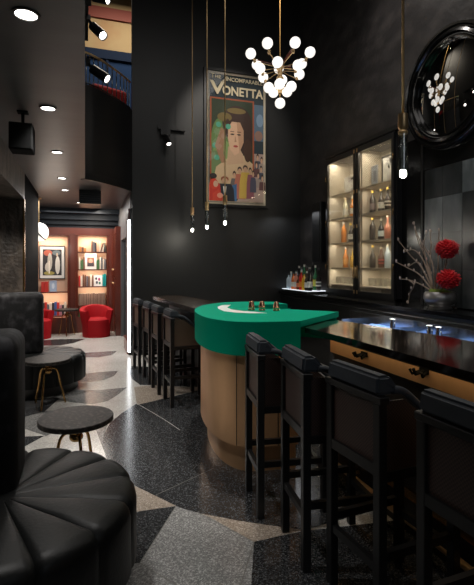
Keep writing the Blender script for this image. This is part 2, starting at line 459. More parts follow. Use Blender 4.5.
# ------------------------------------------------------------------ STRIP LIGHT at the corner
t = thing('strip_light', 'bright white vertical light strip at the passage corner', 'light', (.70, PY+.06, 0))
MB().box((-.012, -.02, 0), (.038, .05, 2.26)).build('housing', M['satin_black'], t)
MB().box((-.020, -.01, .05), (-.012, .04, 2.25)).build('diffuser', M['strip'], t)
MB().box((-.008, -.032, .05), (.016, -.02, 2.25)).build('diffuser', M['strip'], t)

# ------------------------------------------------------------------ recessed lights
rec = [(26, 14), (48, 108), (57, 152), (62, 178), (65, 190), (77, 212)]
names = ['largest recessed ceiling light, nearest at top left', 'second recessed ceiling light, beside the black ceiling speaker', 'third recessed ceiling light in the row', 'fourth recessed ceiling light in the row', 'fifth small recessed light in the row', 'farthest recessed light near the library soffit']
for i, (p, nm) in enumerate(zip(rec, names)):
    x, y, z = on_z(*p, LC)
    if i == 5: x, y = -.1, 9.4
    t = thing('recessed_light', nm, 'ceiling light', (x, y, LC), 0, 'recessed downlights in the low black ceiling')
    MB().lathe([(.066, 0), (.066, -.008), (.052, -.008), (.052, -.001)], (0, 0, 0)).build('trim_ring', M['satin_black'], t)
    MB().lathe([(.0, -.003), (.051, -.003), (.051, -.0015), (0, -.0015)], (0, 0, 0)).build('lens', M['lamp'], t)
    lamp('SPOT', (x, y, LC-.03), (75, 60, 65, 80, 90, 110)[i], (1, .97, .93), rot=(0, 0, 0), size=.06, spot=100, blend=.8)

# black ceiling speaker and farther unit
t = thing('ceiling_speaker', 'black box speaker hanging under the low ceiling at left', 'speaker', (-.47, 3.98, LC-.03))
MB().tube([(0, 0, .03), (0, 0, -.1)], .012).box((-.04, -.04, .02), (.04, .04, .03)).build('bracket', M['speaker_black'], t)
MB().box((-.09, -.10, -.29), (.08, .10, -.08), bev=.008).build('cabinet', M['speaker_black'], t)
MB().box((-.08, -.105, -.28), (.07, -.10, -.09)).build('grille', M['speaker_black'], t)
t = thing('ceiling_unit', 'black vented box on the ceiling beyond the balcony edge', 'vent', (.08, 8.1, LC))
MB().box((-.17, -.3, -.22), (.17, .3, 0)).build('housing', M['wood_black'], t)
g = MB()
for k in range(5): g.box((-.15, -.315, -.2+k*.035), (.15, -.3, -.182+k*.035))
g.build('grille', M['satin_black'], t)

# ------------------------------------------------------------------ POSTER
def text_mesh(body, name, m, parent, x0, x1, z0, z1, y, ext=.001, bold=0):
    cu = bpy.data.curves.new('lettering', 'FONT'); cu.body = body; cu.size = 1; cu.extrude = ext; cu.offset = bold
    tmp = bpy.data.objects.new('tmp_lettering', cu); COL.objects.link(tmp)
    bpy.context.view_layer.update()
    me = bpy.data.meshes.new_from_object(tmp.evaluated_get(bpy.context.evaluated_depsgraph_get()))
    bpy.data.objects.remove(tmp)
    me.materials.clear(); me.materials.append(m)
    o = bpy.data.objects.new(name, me); COL.objects.link(o); o.parent = parent
    xs = [v.co.x for v in me.vertices]; ys = [v.co.y for v in me.vertices]; ax, bx_, ay, by_ = min(xs), max(xs), min(ys), max(ys)
    for v in me.vertices:
        v.co = Vector((x0+(v.co.x-ax)/(bx_-ax)*(x1-x0), y-(.001 if v.co.z > 0 else 0), z0+(v.co.y-ay)/(by_-ay)*(z1-z0)))
    return o
PX0, PX1, PZ0, PZ1 = 2.0, 3.11, 2.57, 4.90
t = thing('framed_poster', 'tall framed vintage show poster with cream lettering on black wall', 'poster', ((PX0+PX1)/2, PY, PZ0))
W, H = PX1-PX0, PZ1-PZ0
fr = MB(); e = .045
for a, b in (((-W/2-e, -.05, -e), (-W/2, 0, H+e)), ((W/2, -.05, -e), (W/2+e, 0, H+e)), ((-W/2, -.05, -e), (W/2, 0, 0)), ((-W/2, -.05, H), (W/2, 0, H+e))): fr.box(a, b)
fr.build('frame', M['wood_black'], t)
pc = MB(); LAY = [0]
def flat(pts, c):
    LAY[0] += 1; y = -.022-LAY[0]*.00025
    pc.poly3([((u-.5)*W, y, (1-v)*H) for u, v in pts], cmat(c, .7))
def ell(cu_, cv, ru, rv, c, n=22, a0=0):
    flat([(cu_+ru*math.cos(2*PI*k/n+a0), cv+rv*math.sin(2*PI*k/n+a0)) for k in range(n)], c)
pc.box((-W/2, -.022, 0), (W/2, -.002, H), cmat((.55, .48, .36), .7))
def rect(u0, v0, u1, v1, c): flat([(u0, v0), (u1, v0), (u1, v1), (u0, v1)], c)
rect(.03, .012, .97, .985, (.015, .03, .04))          # dark teal field
rect(.80, .22, .965, .50, (.09, .15, .22))
ell(.9, .34, .06, .05, (.2, .3, .42)); ell(.88, .46, .07, .04, (.28, .16, .12))
rect(.06, .195, .80, .975, (.38, .09, .03))              # red-gold inner border
rect(.085, .207, .775, .97, (.03, .045, .02))           # portrait ground
ell(.22, .52, .14, .17, (.13, .24, .07)); ell(.3, .62, .2, .1, (.24, .36, .12)); rect(.085, .60, .30, .80, (.16, .25, .10))
flat([(.10, .86), (.16, .72), (.36, .645), (.62, .62), (.775, .68), (.775, .90), (.4, .93)], (.66, .47, .28))  # shoulders
flat([(.36, .56), (.60, .56), (.62, .68), (.34, .70)], (.62, .40, .25))
ell(.51, .375, .25, .13, (.05, .022, .014)); ell(.65, .47, .12, .15, (.05, .022, .014)); ell(.69, .58, .07, .09, (.07, .03, .015)); ell(.50, .285, .16, .022, (.22, .15, .045)); ell(.30, .34, .12, .035, (.20, .14, .04)); ell(.35, .42, .05, .07, (.06, .025, .015))
flat([(.36, .42), (.42, .37), (.56, .37), (.62, .43), (.62, .52), (.55, .60), (.47, .625), (.39, .58), (.355, .50)], (.74, .47, .30))  # face
flat([(.50, .37), (.56, .37), (.62, .43), (.62, .52), (.55, .60), (.53, .5)], (.56, .32, .19))
ell(.43, .465, .035, .006, (.05, .03, .02), 10); ell(.54, .465, .035, .006, (.05, .03, .02), 10)
rect(.395, .442, .46, .447, (.08, .03, .02)); rect(.51, .442, .575, .447, (.08, .03, .02))
flat([(.475, .47), (.50, .52), (.465, .525)], (.48, .25, .15)); ell(.485, .555, .04, .009, (.45, .06, .05), 10)
for a, b in ((.2, .40), (.36, .41), (.14, .56), (.17, .65)): ell(a, b, .045, .021, (.10, .42, .28), 12)
flat([(.14, .56), (.24, .42), (.30, .44), (.28, .62), (.33, .68), (.25, .69)], (.38, .20, .11))
rect(.80, .60, .965, .97, (.42, .30, .26)); flat([(.5, .975), (.62, .88), (.965, .80), (.965, .975)], (.46, .33, .27))
def figure(u, v0, v1, w_, dress, head=(.62, .38, .24), hair=(.05, .03, .02)):
    flat([(u-w_*.35, v0+.055), (u+w_*.35, v0+.055), (u+w_*.5, (v0+v1)/2), (u+w_*.55, v1), (u-w_*.55, v1), (u-w_*.5, (v0+v1)/2)], dress)
    ell(u, v0+.02, w_*.22, .022, hair, 12); ell(u, v0+.032, w_*.17, .02, head, 12)
for k, (u, v) in enumerate(((.86, .60), (.93, .62), (.84, .66), (.92, .69), (.87, .74), (.94, .76))): figure(u, v, v+.12, .10, ((.06, .07, .10), (.35, .28, .24), (.12, .05, .05))[k % 3])
figure(.46, .745, .93, .13, (.16, .13, .12)); figure(.55, .71, .955, .17, (.50, .16, .10)); figure(.645, .695, .95, .19, (.62, .42, .08)); figure(.73, .71, .95, .12, (.30, .10, .12)); figure(.78, .73, .90, .10, (.08, .08, .12))
flat([(.40, .86), (.5, .84), (.50, .975), (.36, .975)], (.05, .14, .30))
figure(.30, .79, .975, .30, (.02, .022, .03), hair=(.28, .08, .03)); flat([(.27, .865), (.33, .865), (.31, .93), (.29, .93)], (.8, .78, .72))
flat([(.04, .86), (.12, .82), (.22, .85), (.25, .975), (.04, .975)], (.55, .035, .02)); ell(.12, .85, .07, .04, (.60, .05, .02)); ell(.11, .79, .06, .02, (.03, .02, .02)); ell(.15, .85, .04, .025, (.62, .38, .26), 12)
flat([(.10, .92), (.20, .89), (.30, .975), (.10, .975)], (.62, .06, .03)); ell(.22, .935, .05, .02, (.72, .30, .2), 12)
for a in ((.035, .017, .965, .022), (.035, .978, .965, .982), (.035, .017, .042, .982), (.958, .017, .965, .982)): rect(*a, (.62, .53, .36))
pc.build('picture', None, t)
ly = -.022-LAY[0]*.00025-.003
# lettering: tall V, then the rest; smaller top line
U = lambda u: (u-.5)*W
text_mesh('T', 'lettering', M['cream'], t, U(.07), U(.13), H*.945, H*.978, ly, bold=.02)
text_mesh('HE', 'lettering', M['cream'], t, U(.14), U(.23), H*.945, H*.968, ly, bold=.02)
text_mesh('INCOMPARABLE', 'lettering', M['cream'], t, U(.32), U(.94), H*.932, H*.962, ly, bold=.02)
text_mesh('V', 'lettering', M['cream'], t, U(.05), U(.30), H*.825, H*.925, ly, bold=.03)
text_mesh('ONETTA', 'lettering', M['cream'], t, U(.26), U(.95), H*.825, H*.895, ly, bold=.03)
MB().hull([(U(.245), ly, H*.92), (U(.27), ly, H*.92), (U(.345), ly, H*.968), (U(.33), ly, H*.968)], [(U(.245), ly-.001, H*.92), (U(.27), ly-.001, H*.92), (U(.345), ly-.001, H*.968), (U(.33), ly-.001, H*.968)]).build('lettering', M['cream'], t)
o = MB().box((-W/2, -.044, 0), (W/2, -.042, H)).build('glazing', thin_glass('poster_glass', gloss=.02), t)

# ------------------------------------------------------------------ TRACK LIGHTS
def spot_head(parent_label, name, loc, aim, size=1.0, grp=None, mount=None):
    t = thing(name, parent_label, 'spotlight', loc, 0, grp)
    d = Vector(aim).normalized()
    a = -d*.10*size; b = d*.10*size
    MB().lathe([(.045*size, -.1*size), (.048*size, .1*size), (.04*size, .1*size), (.036*size, .085*size)], (0, 0, 0), axis=d, seg=18).build('head', M['satin_black'], t)
    MB().lathe([(0, .086*size), (.036*size, .086*size), (.036*size, .09*size), (0, .092*size)], (0, 0, 0), axis=d, seg=18).build('lens', M['lamp'], t)
    if mount is not None:
        mo = Vector(mount)
        MB().tube([tuple(-d*.03*size), tuple(mo*.6), tuple(mo)], .014).box(tuple(mo-Vector((.03, .05, .03))), tuple(mo+Vector((.03, .05, .03)))).build('mount', M['satin_black'], t)
    return t
# vertical rail on the upper wall edge near the balcony
t = thing('light_track', 'black lighting track high up beside the balcony opening', 'track', (0, 5.9, 4.5))
MB().box((.0, -1.6, .04), (.04, .6, .09)).build('rail', M['satin_black'], t)
MB().box((.0, -.6, .0), (.07, -.35, .16), bev=.01).build('driver_box', M['satin_black'], t)
g = 'spotlights at the balcony opening'
def at_d(px, py, d):
    r = ray(px, py); return (r[0]*d, r[1]*d, EYE+r[2]*d)
for (px, py, d, aim, lab, s_) in ((101, -1, 5.2, (.7, -.5, -.3), 'topmost black spotlight, cut by the picture top', 1.0), (98, 31, 5.6, (.42, -.5, -.6), 'middle black spotlight pointing down at the balcony', 1.25), (100, 74, 6.0, (.62, -.35, -.5), 'lowest black spotlight in front of the balcony rail', 1.35)):
    p = at_d(px, py, d)
    spot_head(lab, 'spotlight', p, aim, s_, g, mount=(.035-p[0], 0, .13))
# spotlight by the poster
t = thing('wall_track', 'short black light track on black wall left of the poster', 'track', (1.4, PY, 3.78))
MB().box((-.24, -.07, 0), (.22, -.03, .06)).box((-.14, -.03, .01), (-.1, 0, .05)).box((.1, -.03, .01), (.14, 0, .05)).build('rail', M['wood_black'], t)
MB().box((-.2, -.10, -.10), (-.04, -.03, 0)).build('driver_box', M['satin_black'], t)
spot_head('small black spotlight on the wall track near the poster', 'spotlight', (1.30, PY-.16, 3.57), (.2, -.55, -.8), .9, None, mount=(0, .07, .1))

# ------------------------------------------------------------------ BALCONY RAIL and mezzanine chair
t = thing('balcony_railing', 'gold topped railing on the curved black balcony', 'railing', (0, 0, 4.06))
rl = [(p[0]-.03, p[1]+.03, .47) for p in balc]
MB().tube(rl, .016).build('handrail', M['brass'], t)
for p in rl[::2][:13]:
    MB().tube([(p[0], p[1], 0), (p[0], p[1], .47)], .008, seg=6).build('baluster', M['chrome'], t)
MB().tube([(p[0], p[1], .04) for p in rl], .01).build('bottom_rail', M['satin_black'], t)
t = thing('red_armchair', 'red armchair upstairs behind the balcony railing', 'armchair', (.50, 8.35, LC+1.0), .4)
MB().box((-.32, -.3, .1), (.32, .3, .42), bev=.06, seg=3).build('seat', M['red_velvet'], t)
MB().box((-.34, .16, .3), (.34, .34, 1.0), bev=.07, seg=3).build('backrest', M['red_velvet'], t)
for s_ in (-1, 1): MB().box((s_*.36-.06, -.28, .1), (s_*.36+.06, .28, .6), bev=.05, seg=3).build('armrest', M['red_velvet'], t)
for a in (-.25, .25):
    for b in (-.22, .22): MB().tube([(a, b, 0), (a, b, .11)], .018).build('leg', M['wood_black'], t)

# ------------------------------------------------------------------ PENDANTS
def pendant(x, y, zb, label):
    t = thing('pendant_light', label, 'pendant light', (x, y, zb), 0, 'slim brass pendants over the bar')
    MB().tube([(0, 0, .36), (0, 0, CE-zb)], .008, seg=8).build('rod', M['brass'], t)
    MB().lathe([(.03, 0), (.03, -.02)], (0, 0, CE-zb), seg=16).build('canopy', M['brass'], t)
    MB().lathe([(.0, .25), (.026, .25), (.030, .262), (.022, .275), (.030, .29), (.028, .37), (.0, .375)], seg=20).build('socket', M['brass'], t)
    MB().lathe([(.027, .0), (.027, .255), (.024, .255), (.024, .0)], seg=20).build('glass_tube', M['tube_glass'], t)
    MB().lathe([(0, -.012), (.016, -.006), (.021, .012), (.016, .034), (0, .04)], seg=18).build('bulb', M['pend'], t)
    lamp('POINT', (x, y, zb-.05), 5, (1, .93, .8), size=.03)
for (px, py, d, lab) in ((403, 176, 2.72, 'nearest slim pendant light, large before the liquor cabinet'), (225, 224, 5.9, 'slim pendant light hanging just below the poster'), (207, 228, 6.5, 'middle slim pendant light at left edge of the poster'), (192.3, 231, 7.2, 'leftmost slim pendant light on black wall')):
    p = at_d(px, py, d)
    pendant(p[0], p[1], p[2], lab)

# ------------------------------------------------------------------ CHANDELIER
cx, cy = 2.505, 5.66
t = thing('chandelier', 'large brass chandelier with many white glass globes', 'chandelier', (cx, cy, 3.62))
MB().tube([(0, 0, .1), (0, 0, CE-3.62)], .009).lathe([(.06, CE-3.65), (.06, CE-3.62)], seg=18).build('stem', M['aged_brass'], t)
MB().ball((0, 0, .56), .05).ball((0, 0, .40), .05).ball((0, 0, .25), .035).lathe([(.03, .2), (.03, .6)]).build('hub', M['brass'], t)
tiers = [(7, .405, .71, .58, .3), (6, .29, .50, .54, .0), (5, .16, .27, .40, .5)]
for n_, R_, z_, zh, a0 in tiers:
    for k in range(n_):
        a = a0+2*PI*k/n_; q = (R_*math.cos(a), R_*math.sin(a), z_)
        MB().tube([(0, 0, zh-.03), tuple(Vector(q)*.86+Vector((0, 0, .0)))], .005, seg=6).lathe([(.018, -.02), (.022, .02)], tuple(Vector(q)*.87), seg=10).build('arm', M['brass'], t)
        MB().ball(q, .070, seg=20).build('globe', M['opal'], t)
MB().ball((0, 0, .07), .070, seg=20).build('globe', M['opal'], t)
for k in range(3):
    a = .6+2*PI*k/3
    MB().hull([(0, 0, .58), (.3*math.cos(a), .3*math.sin(a), .68), (.33*math.cos(a+.1), .33*math.sin(a+.1), .66)], [(0, 0, .57), (.3*math.cos(a), .3*math.sin(a), .675), (.33*math.cos(a+.1), .33*math.sin(a+.1), .655)]).build('arm_plate', M['mahog'], t)

# ------------------------------------------------------------------ ROUND MIRROR
mc = (3.985, 3.445); R = .665
t = thing('round_mirror', 'large round mirror in a thick stepped black frame on right wall', 'mirror', (RX-.03, mc[0], mc[1]))
prof = [(.665, 0), (.665, .05), (.65, .07), (.625, .07), (.612, .045), (.60, .045), (.585, .075), (.555, .085), (.54, .05), (.53, .048), (.522, .065), (.508, .065), (.50, .03), (.50, 0)]
fm = MB(); seg = 64; rings = []
for r_, d_ in prof: rings.append([fm.bm.verts.new((-d_, r_*math.cos(2*PI*k/seg), r_*math.sin(2*PI*k/seg))) for k in range(seg)])
for a, b in zip(rings, rings[1:]):
    for k in range(seg):
        f = fm.bm.faces.new((a[k], a[(k+1) % seg], b[(k+1) % seg], b[k])); f.smooth = True
fm.mi(M['gloss_black']); fm.build('frame', M['gloss_black'], t)
MB().lathe([(.505, .0), (.505, .012)]+[(.505*(1-k/14), .012+.038*(1-(1-k/14)**2)) for k in range(1, 14)]+[(0, .05)], axis=(-1, 0, 0), seg=64).build('mirror_glass', M['mirror'], t)

# ------------------------------------------------------------------ BACK COUNTER
t = thing('back_counter', 'long glossy black back counter along the right wall', 'counter', (3.37, 3.2, 0))
MB().box((0, -6.0, .99), (.42, 4.48, 1.03)).build('worktop', M['gloss_black'], t)
MB().box((.05, -6.0, 0), (.42, 4.48, .99)).build('body', M['wood_black'], t)
MB().box((.03, -6.0, .93), (.05, 4.3, .945)).build('edge_strip', M['chrome'], t)
# lit bottle step
t = thing('bottle_step', 'glowing white display step beneath the bottles in the corner', 'shelf', (3.62, 7.06, 1.03))
MB().box((-.2, -.42, 0), (.18, .58, .035)).build('plinth', M['satin_black'], t)
MB().box((-.2, -.42, .035), (.18, .58, .045)).build('light_panel', M['shelf_light'], t)

lamp('AREA', (3.45, 7.05, 2.4), 2.2, (.95, .97, 1), rot=(0, 0, 0), size=.3, size_y=.9)  # lamp added overhead to brighten the bottles
# bottles
def bottle_mb(h, r, kind=0):
    if kind == 0: pr_ = [(0, 0), (r, 0), (r, h*.62), (r*.85, h*.70), (r*.36, h*.80), (r*.32, h*.93), (r*.36, h*.94), (r*.36, h)]
    elif kind == 1: pr_ = [(0, 0), (r, 0), (r*1.02, h*.50), (r*.8, h*.60), (r*.34, h*.72), (r*.30, h*.92), (r*.36, h)]
    else: pr_ = [(0, 0), (r*.9, 0), (r*1.1, h*.3), (r, h*.55), (r*.45, h*.66), (r*.33, h*.75), (r*.33, h*.92), (r*.4, h)]
    return MB().lathe(pr_+[(0, h)], seg=16)
def bottle(loc, h, r, col, labc, capc, label, grp, kind=0):
    t = thing('bottle', label, 'bottle', loc, 0, grp)
    bottle_mb(h, r, kind).build('glass_body', cmat(col, .12, 0, True), t)
    if labc: MB().lathe([(r*1.03, h*.16), (r*1.03, h*.44)] if kind != 2 else [(r*1.08, h*.2), (r*1.08, h*.42)], seg=16).build('paper_label', cmat(labc, .6), t)
    MB().lathe([(r*.40, h*.93), (r*.40, h*1.03), (0, h*1.03)], seg=12).build('cap', cmat(capc, .4), t)
    return t
CN = {'clear': (.55, .66, .75), 'brown': (.10, .035, .015), 'green': (.02, .16, .06), 'red': (.6, .02, .015), 'amber': (.65, .22, .03), 'yellow': (.75, .45, .05), 'black': (.012, .012, .012), 'orange': (.8, .2, .05), 'pale': (.7, .68, .5), 'dark': (.035, .03, .028), 'pink': (.75, .3, .2)}
ORD = ['first', 'second', 'third', 'fourth', 'fifth', 'sixth', 'seventh', 'eighth', 'ninth', 'tenth', 'eleventh', 'twelfth', 'thirteenth', 'fourteenth', 'fifteenth', 'sixteenth']
WH = (.75, .75, .7)
front = [('clear', None, .22), ('clear', None, .25), ('orange', WH, .24), ('pink', WH, .25), ('brown', (.7, .2, .1), .22), ('red', (.85, .3, .05), .27), ('yellow', None, .24), ('dark', WH, .26), ('black', (.75, .8, .78), .29)]
back = [('clear', WH, .27), ('black', (.6, .6, .6), .33), ('clear', None, .31), ('green', None, .35), ('brown', WH, .33), ('red', WH, .31), ('black', (.4, .05, .04), .37), ('green', (.6, .6, .1), .34), ('dark', WH, .30)]
for row, (lst, x0) in enumerate(((front, 3.50), (back, 3.68))):
    y = 7.52 if row == 0 else 7.56
    for i, (c, l, h) in enumerate(lst):
        bottle((x0, y-i*.102, 1.075), h*1.2, .042, CN[c], l, (.7, .68, .6) if i % 2 else (.05, .05, .05), f"{c} bottle on the glowing step, {ORD[i]} from the left in the {'front' if row == 0 else 'rear'} row", 'bottles on the glowing corner step', i % 3 if row else (0, 1, 0)[i % 3])

# tall dark wall speaker beside the cabinet
t = thing('wall_speaker', 'tall narrow black speaker on the wall left of the cabinet', 'speaker', (RX, 6.82, 1.55))
MB().box((-.14, -.14, 0), (0, .14, 1.0), bev=.01).build('cabinet', M['wood_black'], t)
MB().box((-.15, -.12, .02), (-.14, .12, .98)).build('grille', M['satin_black'], t)

# ------------------------------------------------------------------ LIQUOR CABINET
t = thing('liquor_cabinet', 'tall lit liquor cabinet with two mesh glass doors', 'cabinet', (3.68, 5.65, 1.03))
K = t
ya, yb, zt = -.87, .87, 2.17
fr = MB()
fr.box((.04, ya, 0), (.44, ya+.05, zt)).box((.04, yb-.05, 0), (.44, yb, zt)).box((.04, ya, zt-.05), (.44, yb, zt)).box((.04, ya, 0), (.44, yb, .04))
fr.build('case', M['satin_black'], t)
MB().box((.42, ya+.05, .04), (.44, yb-.05, zt-.05)).box((.05, ya+.05, .04), (.42, ya+.055, zt-.05)).box((.05, yb-.055, .04), (.42, yb-.05, zt-.05)).build('lining', M['cab_in'], t)
MB().box((.01, ya-.03, zt), (.4, yb+.03, zt+.06)).build('cornice', M['satin_black'], t)
MB().box((.1, -.02, .04), (.42, .02, zt-.05)).build('divider', M['cab_in'], t)
SZ = [2.61, 2.23, 1.85, 1.46, 1.20]
for z in SZ: MB().box((.08, ya+.055, z-1.03-.018), (.42, yb-.055, z-1.03)).build('shelf', M['cab_in'], t)
for s_, y0, y1 in ((1, .012, .85), (-1, -.85, -.012)):
    d = MB(); w_ = .05
    d.box((0, y0, .03), (.035, y0+w_, zt-.02)).box((0, y1-w_, .03), (.035, y1, zt-.02)).box((0, y0+w_, zt-.10), (.035, y1-w_, zt-.02)).box((0, y0+w_, .03), (.035, y1-w_, .10))
    dd = d.build('door', M['satin_black'], t)
    MB().box((.015, y0+w_, .10), (.019, y1-w_, zt-.10)).build('glass_pane', M['glass'], dd)
    ms = MB(); yy0, yy1, zz0, zz1 = y0+w_, y1-w_, .10, zt-.10; st = .032
    k = yy0-(zz1-zz0)
    while k < yy1:
        for sg in (1, -1):
            # diagonal wires clipped to the opening
            pts = []
            a0_, b0_ = max(k, yy0), min(k+(zz1-zz0), yy1)
            if b0_ > a0_+.005:
                za, zb_ = zz0+(a0_-k), zz0+(b0_-k)
                if sg < 0: za, zb_ = zz0+zz1-za, zz0+zz1-zb_
                ms.bar((.012, a0_, za), (.012, b0_, zb_), .0026, .0026)
        k += st
    ms.build('wire_mesh', M['wire'], dd)
    yh = y0+.025 if s_ > 0 else y1-.025
    MB().tube([(-.03, yh, .30), (-.03, yh, .44)], .007).tube([(0, yh, .32), (-.03, yh, .32)], .006).tube([(0, yh, .42), (-.03, yh, .42)], .006).box((-.006, yh-.012, .28), (0, yh+.012, .46)).build('handle', M['brass'], dd)
    for z in (.06, 1.0, 1.5, 2.08): MB().box((-.008, yh-.012, z), (0, yh+.012, z+.05)).build('brass_plate', M['brass'], dd)
    for z in (.4, 1.1, 1.8): 
        ye = y1-.01 if s_ > 0 else y0+.01
        MB().tube([(-.004, ye, z), (-.004, ye, z+.08)], .007).build('hinge', M['aged_brass'], dd)
# bottles inside (left door = far side, larger Y)
cab_rows = {
 2.23: ([('pale', WH), ('amber', WH)], [('dark', (.25, .2, .2)), ('dark', WH), ('dark', WH), ('pink', (.6, .1, .05))]),
 1.85: ([('amber', None), ('dark', WH), ('brown', WH)], [('dark', None), ('black', (.6, .75, .8)), ('pink', None), ('amber', WH)]),
 1.46: ([('amber', (.8, .4, .1)), ('yellow', (.8, .45, .1))], [('dark', None), ('brown', (.5, .1, .08)), ('clear', None), ('pale', WH)])}
sn = {2.23: 'upper', 1.85: 'middle', 1.46: 'lower'}
capz = {'dark': (.8, .55, .1), 'amber': (.7, .68, .6), 'pale': (.4, .3, .2)}
for z, (L_, R_) in cab_rows.items():
    for side, lst, yst, dy in (('left', L_, 6.25, -.17), ('right', R_, 5.50, -.17)):
        if side == 'left' and len(lst) == 2: yst = 6.20
        for i, (c, l) in enumerate(lst):
            bottle((3.86+.02*(i % 2), yst+dy*i, z), .31-.03*(i % 2)*(1 if z < 2 else 0), .042, CN[c], l, capz.get(c, (.5, .45, .35)), f"{c} bottle behind the {side} cabinet door, {ORD[i]} from left on the {sn[z]} shelf", 'bottles in the lit cabinet', (0, 1, 2)[(i+int(z*7)) % 3])
tb = None
for side, y0, n_ in (('left', 6.38, 6), ('right', 5.50, 6)):
    for i in range(n_):
        lab = f'clear glass tumbler on the lowest shelf behind the {side} cabinet door'
        g = f'tumblers behind the {side} cabinet door'
        if tb is None:
            tb = thing('tumbler', lab, 'glass', (3.83, y0, 1.20), 0, g)
            MB().lathe([(0, 0), (.03, 0), (.038, .12), (.035, .12), (.028, .01), (0, .01)], seg=16).build('glass_body', M['tumbler'], tb)
        else: dup(tb, (3.83+.0*(i % 2), y0-i*.115, 1.20), 0, lab, g)
def small_art(name, label, loc, w_, h_, framec, pic, rz, cat='picture', lean=.12):
    t = thing(name, label, cat, loc, rz); e = .018
    f = MB()
    def L(a, b, c=None): f.box(a, b)
    f.box((-w_/2, -.012, 0), (-w_/2+e, .006, h_)).box((w_/2-e, -.012, 0), (w_/2, .006, h_)).box((-w_/2+e, -.012, 0), (w_/2-e, .006, e)).box((-w_/2+e, -.012, h_-e), (w_/2-e, .006, h_))
    f.build('frame', cmat(framec, .4), t)
    p = MB(); p.box((-w_/2+e, -.004, e), (w_/2-e, .004, h_-e), cmat(pic[0], .6)); k = 0
    for (u0, v0, u1, v1, c) in pic[1:]:
        k += 1
        if isinstance(c[0], tuple): pass
        n_ = 14; ww, hh = w_-2*e, h_-2*e
        pts = [((((u0+u1)/2+(u1-u0)/2*math.cos(2*PI*j/n_))-.5)*ww, -.0045-.0004*k, e+hh*(1-((v0+v1)/2+(v1-v0)/2*math.sin(2*PI*j/n_)))) for j in range(n_)] if c[-1] == 'e' else [((u-.5)*ww, -.0045-.0004*k, e+hh*(1-v)) for u, v in ((u0, v0), (u1, v0), (u1, v1), (u0, v1))]
        p.poly3(pts, cmat(tuple(c[:3]), .6))
    p.build('picture', None, t); return t
bw = [(.75, .75, .72)]
rs = random.Random(3)
for k in range(16):
    a = rs.random()*.85; b = rs.random()*.85
    bw.append((a, b, a+.05+rs.random()*.25, b+.04+rs.random()*.2, ((.03, .03, .03, 'e') if k % 2 else (.5, .5, .5, 'e'))))
small_art('framed_print', 'black and white framed print on the top shelf, right cabinet side', (3.90, 5.18, 2.61), .30, .38, (.04, .04, .04), bw, -PI/2)
small_art('framed_print', 'grey pale framed photo on the top shelf, left cabinet side', (3.90, 6.12, 2.61), .34, .27, (.65, .62, .56), bw[:8], -PI/2)
small_art('framed_print', 'narrow bluish frame on the top shelf beside the cabinet divider', (3.90, 5.50, 2.61), .14, .30, (.3, .32, .36), [(.4, .45, .5), (.2, .2, .8, .8, (.2, .22, .26))], -PI/2)

# ------------------------------------------------------------------ FLOWER ARRANGEMENT
t = thing('flower_arrangement', 'pewter bowl with red pompon flowers and budding branches on back counter', 'flower arrangement', (3.60, 3.925, 1.03))
MB().lathe([(0, 0), (.12, 0), (.125, .012), (.10, .028), (.11, .04), (.15, .065), (.168, .115), (.162, .165), (.145, .185), (.13, .185), (.145, .12), (0, .08)], seg=40).build('bowl', M['pewter'], t)
mo = MB().ball((0, 0, .165), .13, sc=(1, 1, .3), seg=20)
for k in range(26):
    a = rs.random()*6.28; r_ = rs.random()*.1; mo.ball((r_*math.cos(a), r_*math.sin(a), .19), .016+rs.random()*.01, seg=6)
mo.build('moss', M['moss'], t)
def local(px, py, d=0):  # point on the arrangement's plane, relative
    p = on_x(px, py, 3.60+d); return (p[0]-3.60, p[1]-3.925, p[2]-1.03)
br = [[(432, 287), (428, 270), (424, 250), (415, 229)], [(434, 287), (430, 268), (431, 248), (430, 232)], [(430, 288), (422, 268), (410, 255), (398, 240)], [(430, 288), (420, 275), (408, 268), (396, 262), (407, 256)][:4],
      [(430, 287), (420, 284), (409, 280), (400, 279)], [(409, 280), (414, 285), (410, 293), (408, 303)], [(434, 287), (438, 268), (438, 250), (439, 231)], [(436, 287), (444, 272), (447, 258), (445, 246)], [(430, 286), (424, 262), (414, 250), (404, 252)], [(433, 286), (424, 272), (418, 262), (409, 266)], [(431, 287), (427, 262), (418, 240), (414, 224)], [(436, 287), (432, 262), (424, 246), (426, 233)]]
for i, pts in enumerate(br):
    dd = [-.02, .05, -.06, -.1, -.12, -.12, .06, .0, -.08, -.04, .03, -.03][i]
    P = [local(a, b, dd*(j/3) if i != 5 else dd) for j, (a, b) in enumerate(pts)]
    if i != 5: P[0] = (P[0][0]*.2, max(-.09, min(.09, P[0][1])), .17)
    sp = smooth_open(P, 4)
    bo = MB().tube(sp, .0085, seg=6, r2=.004).build('branch', M['branch'], t)
    for j in range(3, len(sp), 3):
        bd = MB()
        q = Vector(sp[j]); o_ = Vector((rs.uniform(-.02, .02), rs.uniform(-.03, .03), .022))
        bd.ball(q+o_*.45, .010, sc=(.8, .8, 1.7), seg=8); bd.build('bud', M['bud'], bo)
    q = Vector(sp[-1]); MB().ball(q+Vector((0, 0, .012)), .0115, sc=(.8, .8, 1.9), seg=8).build('bud', M['bud'], bo)
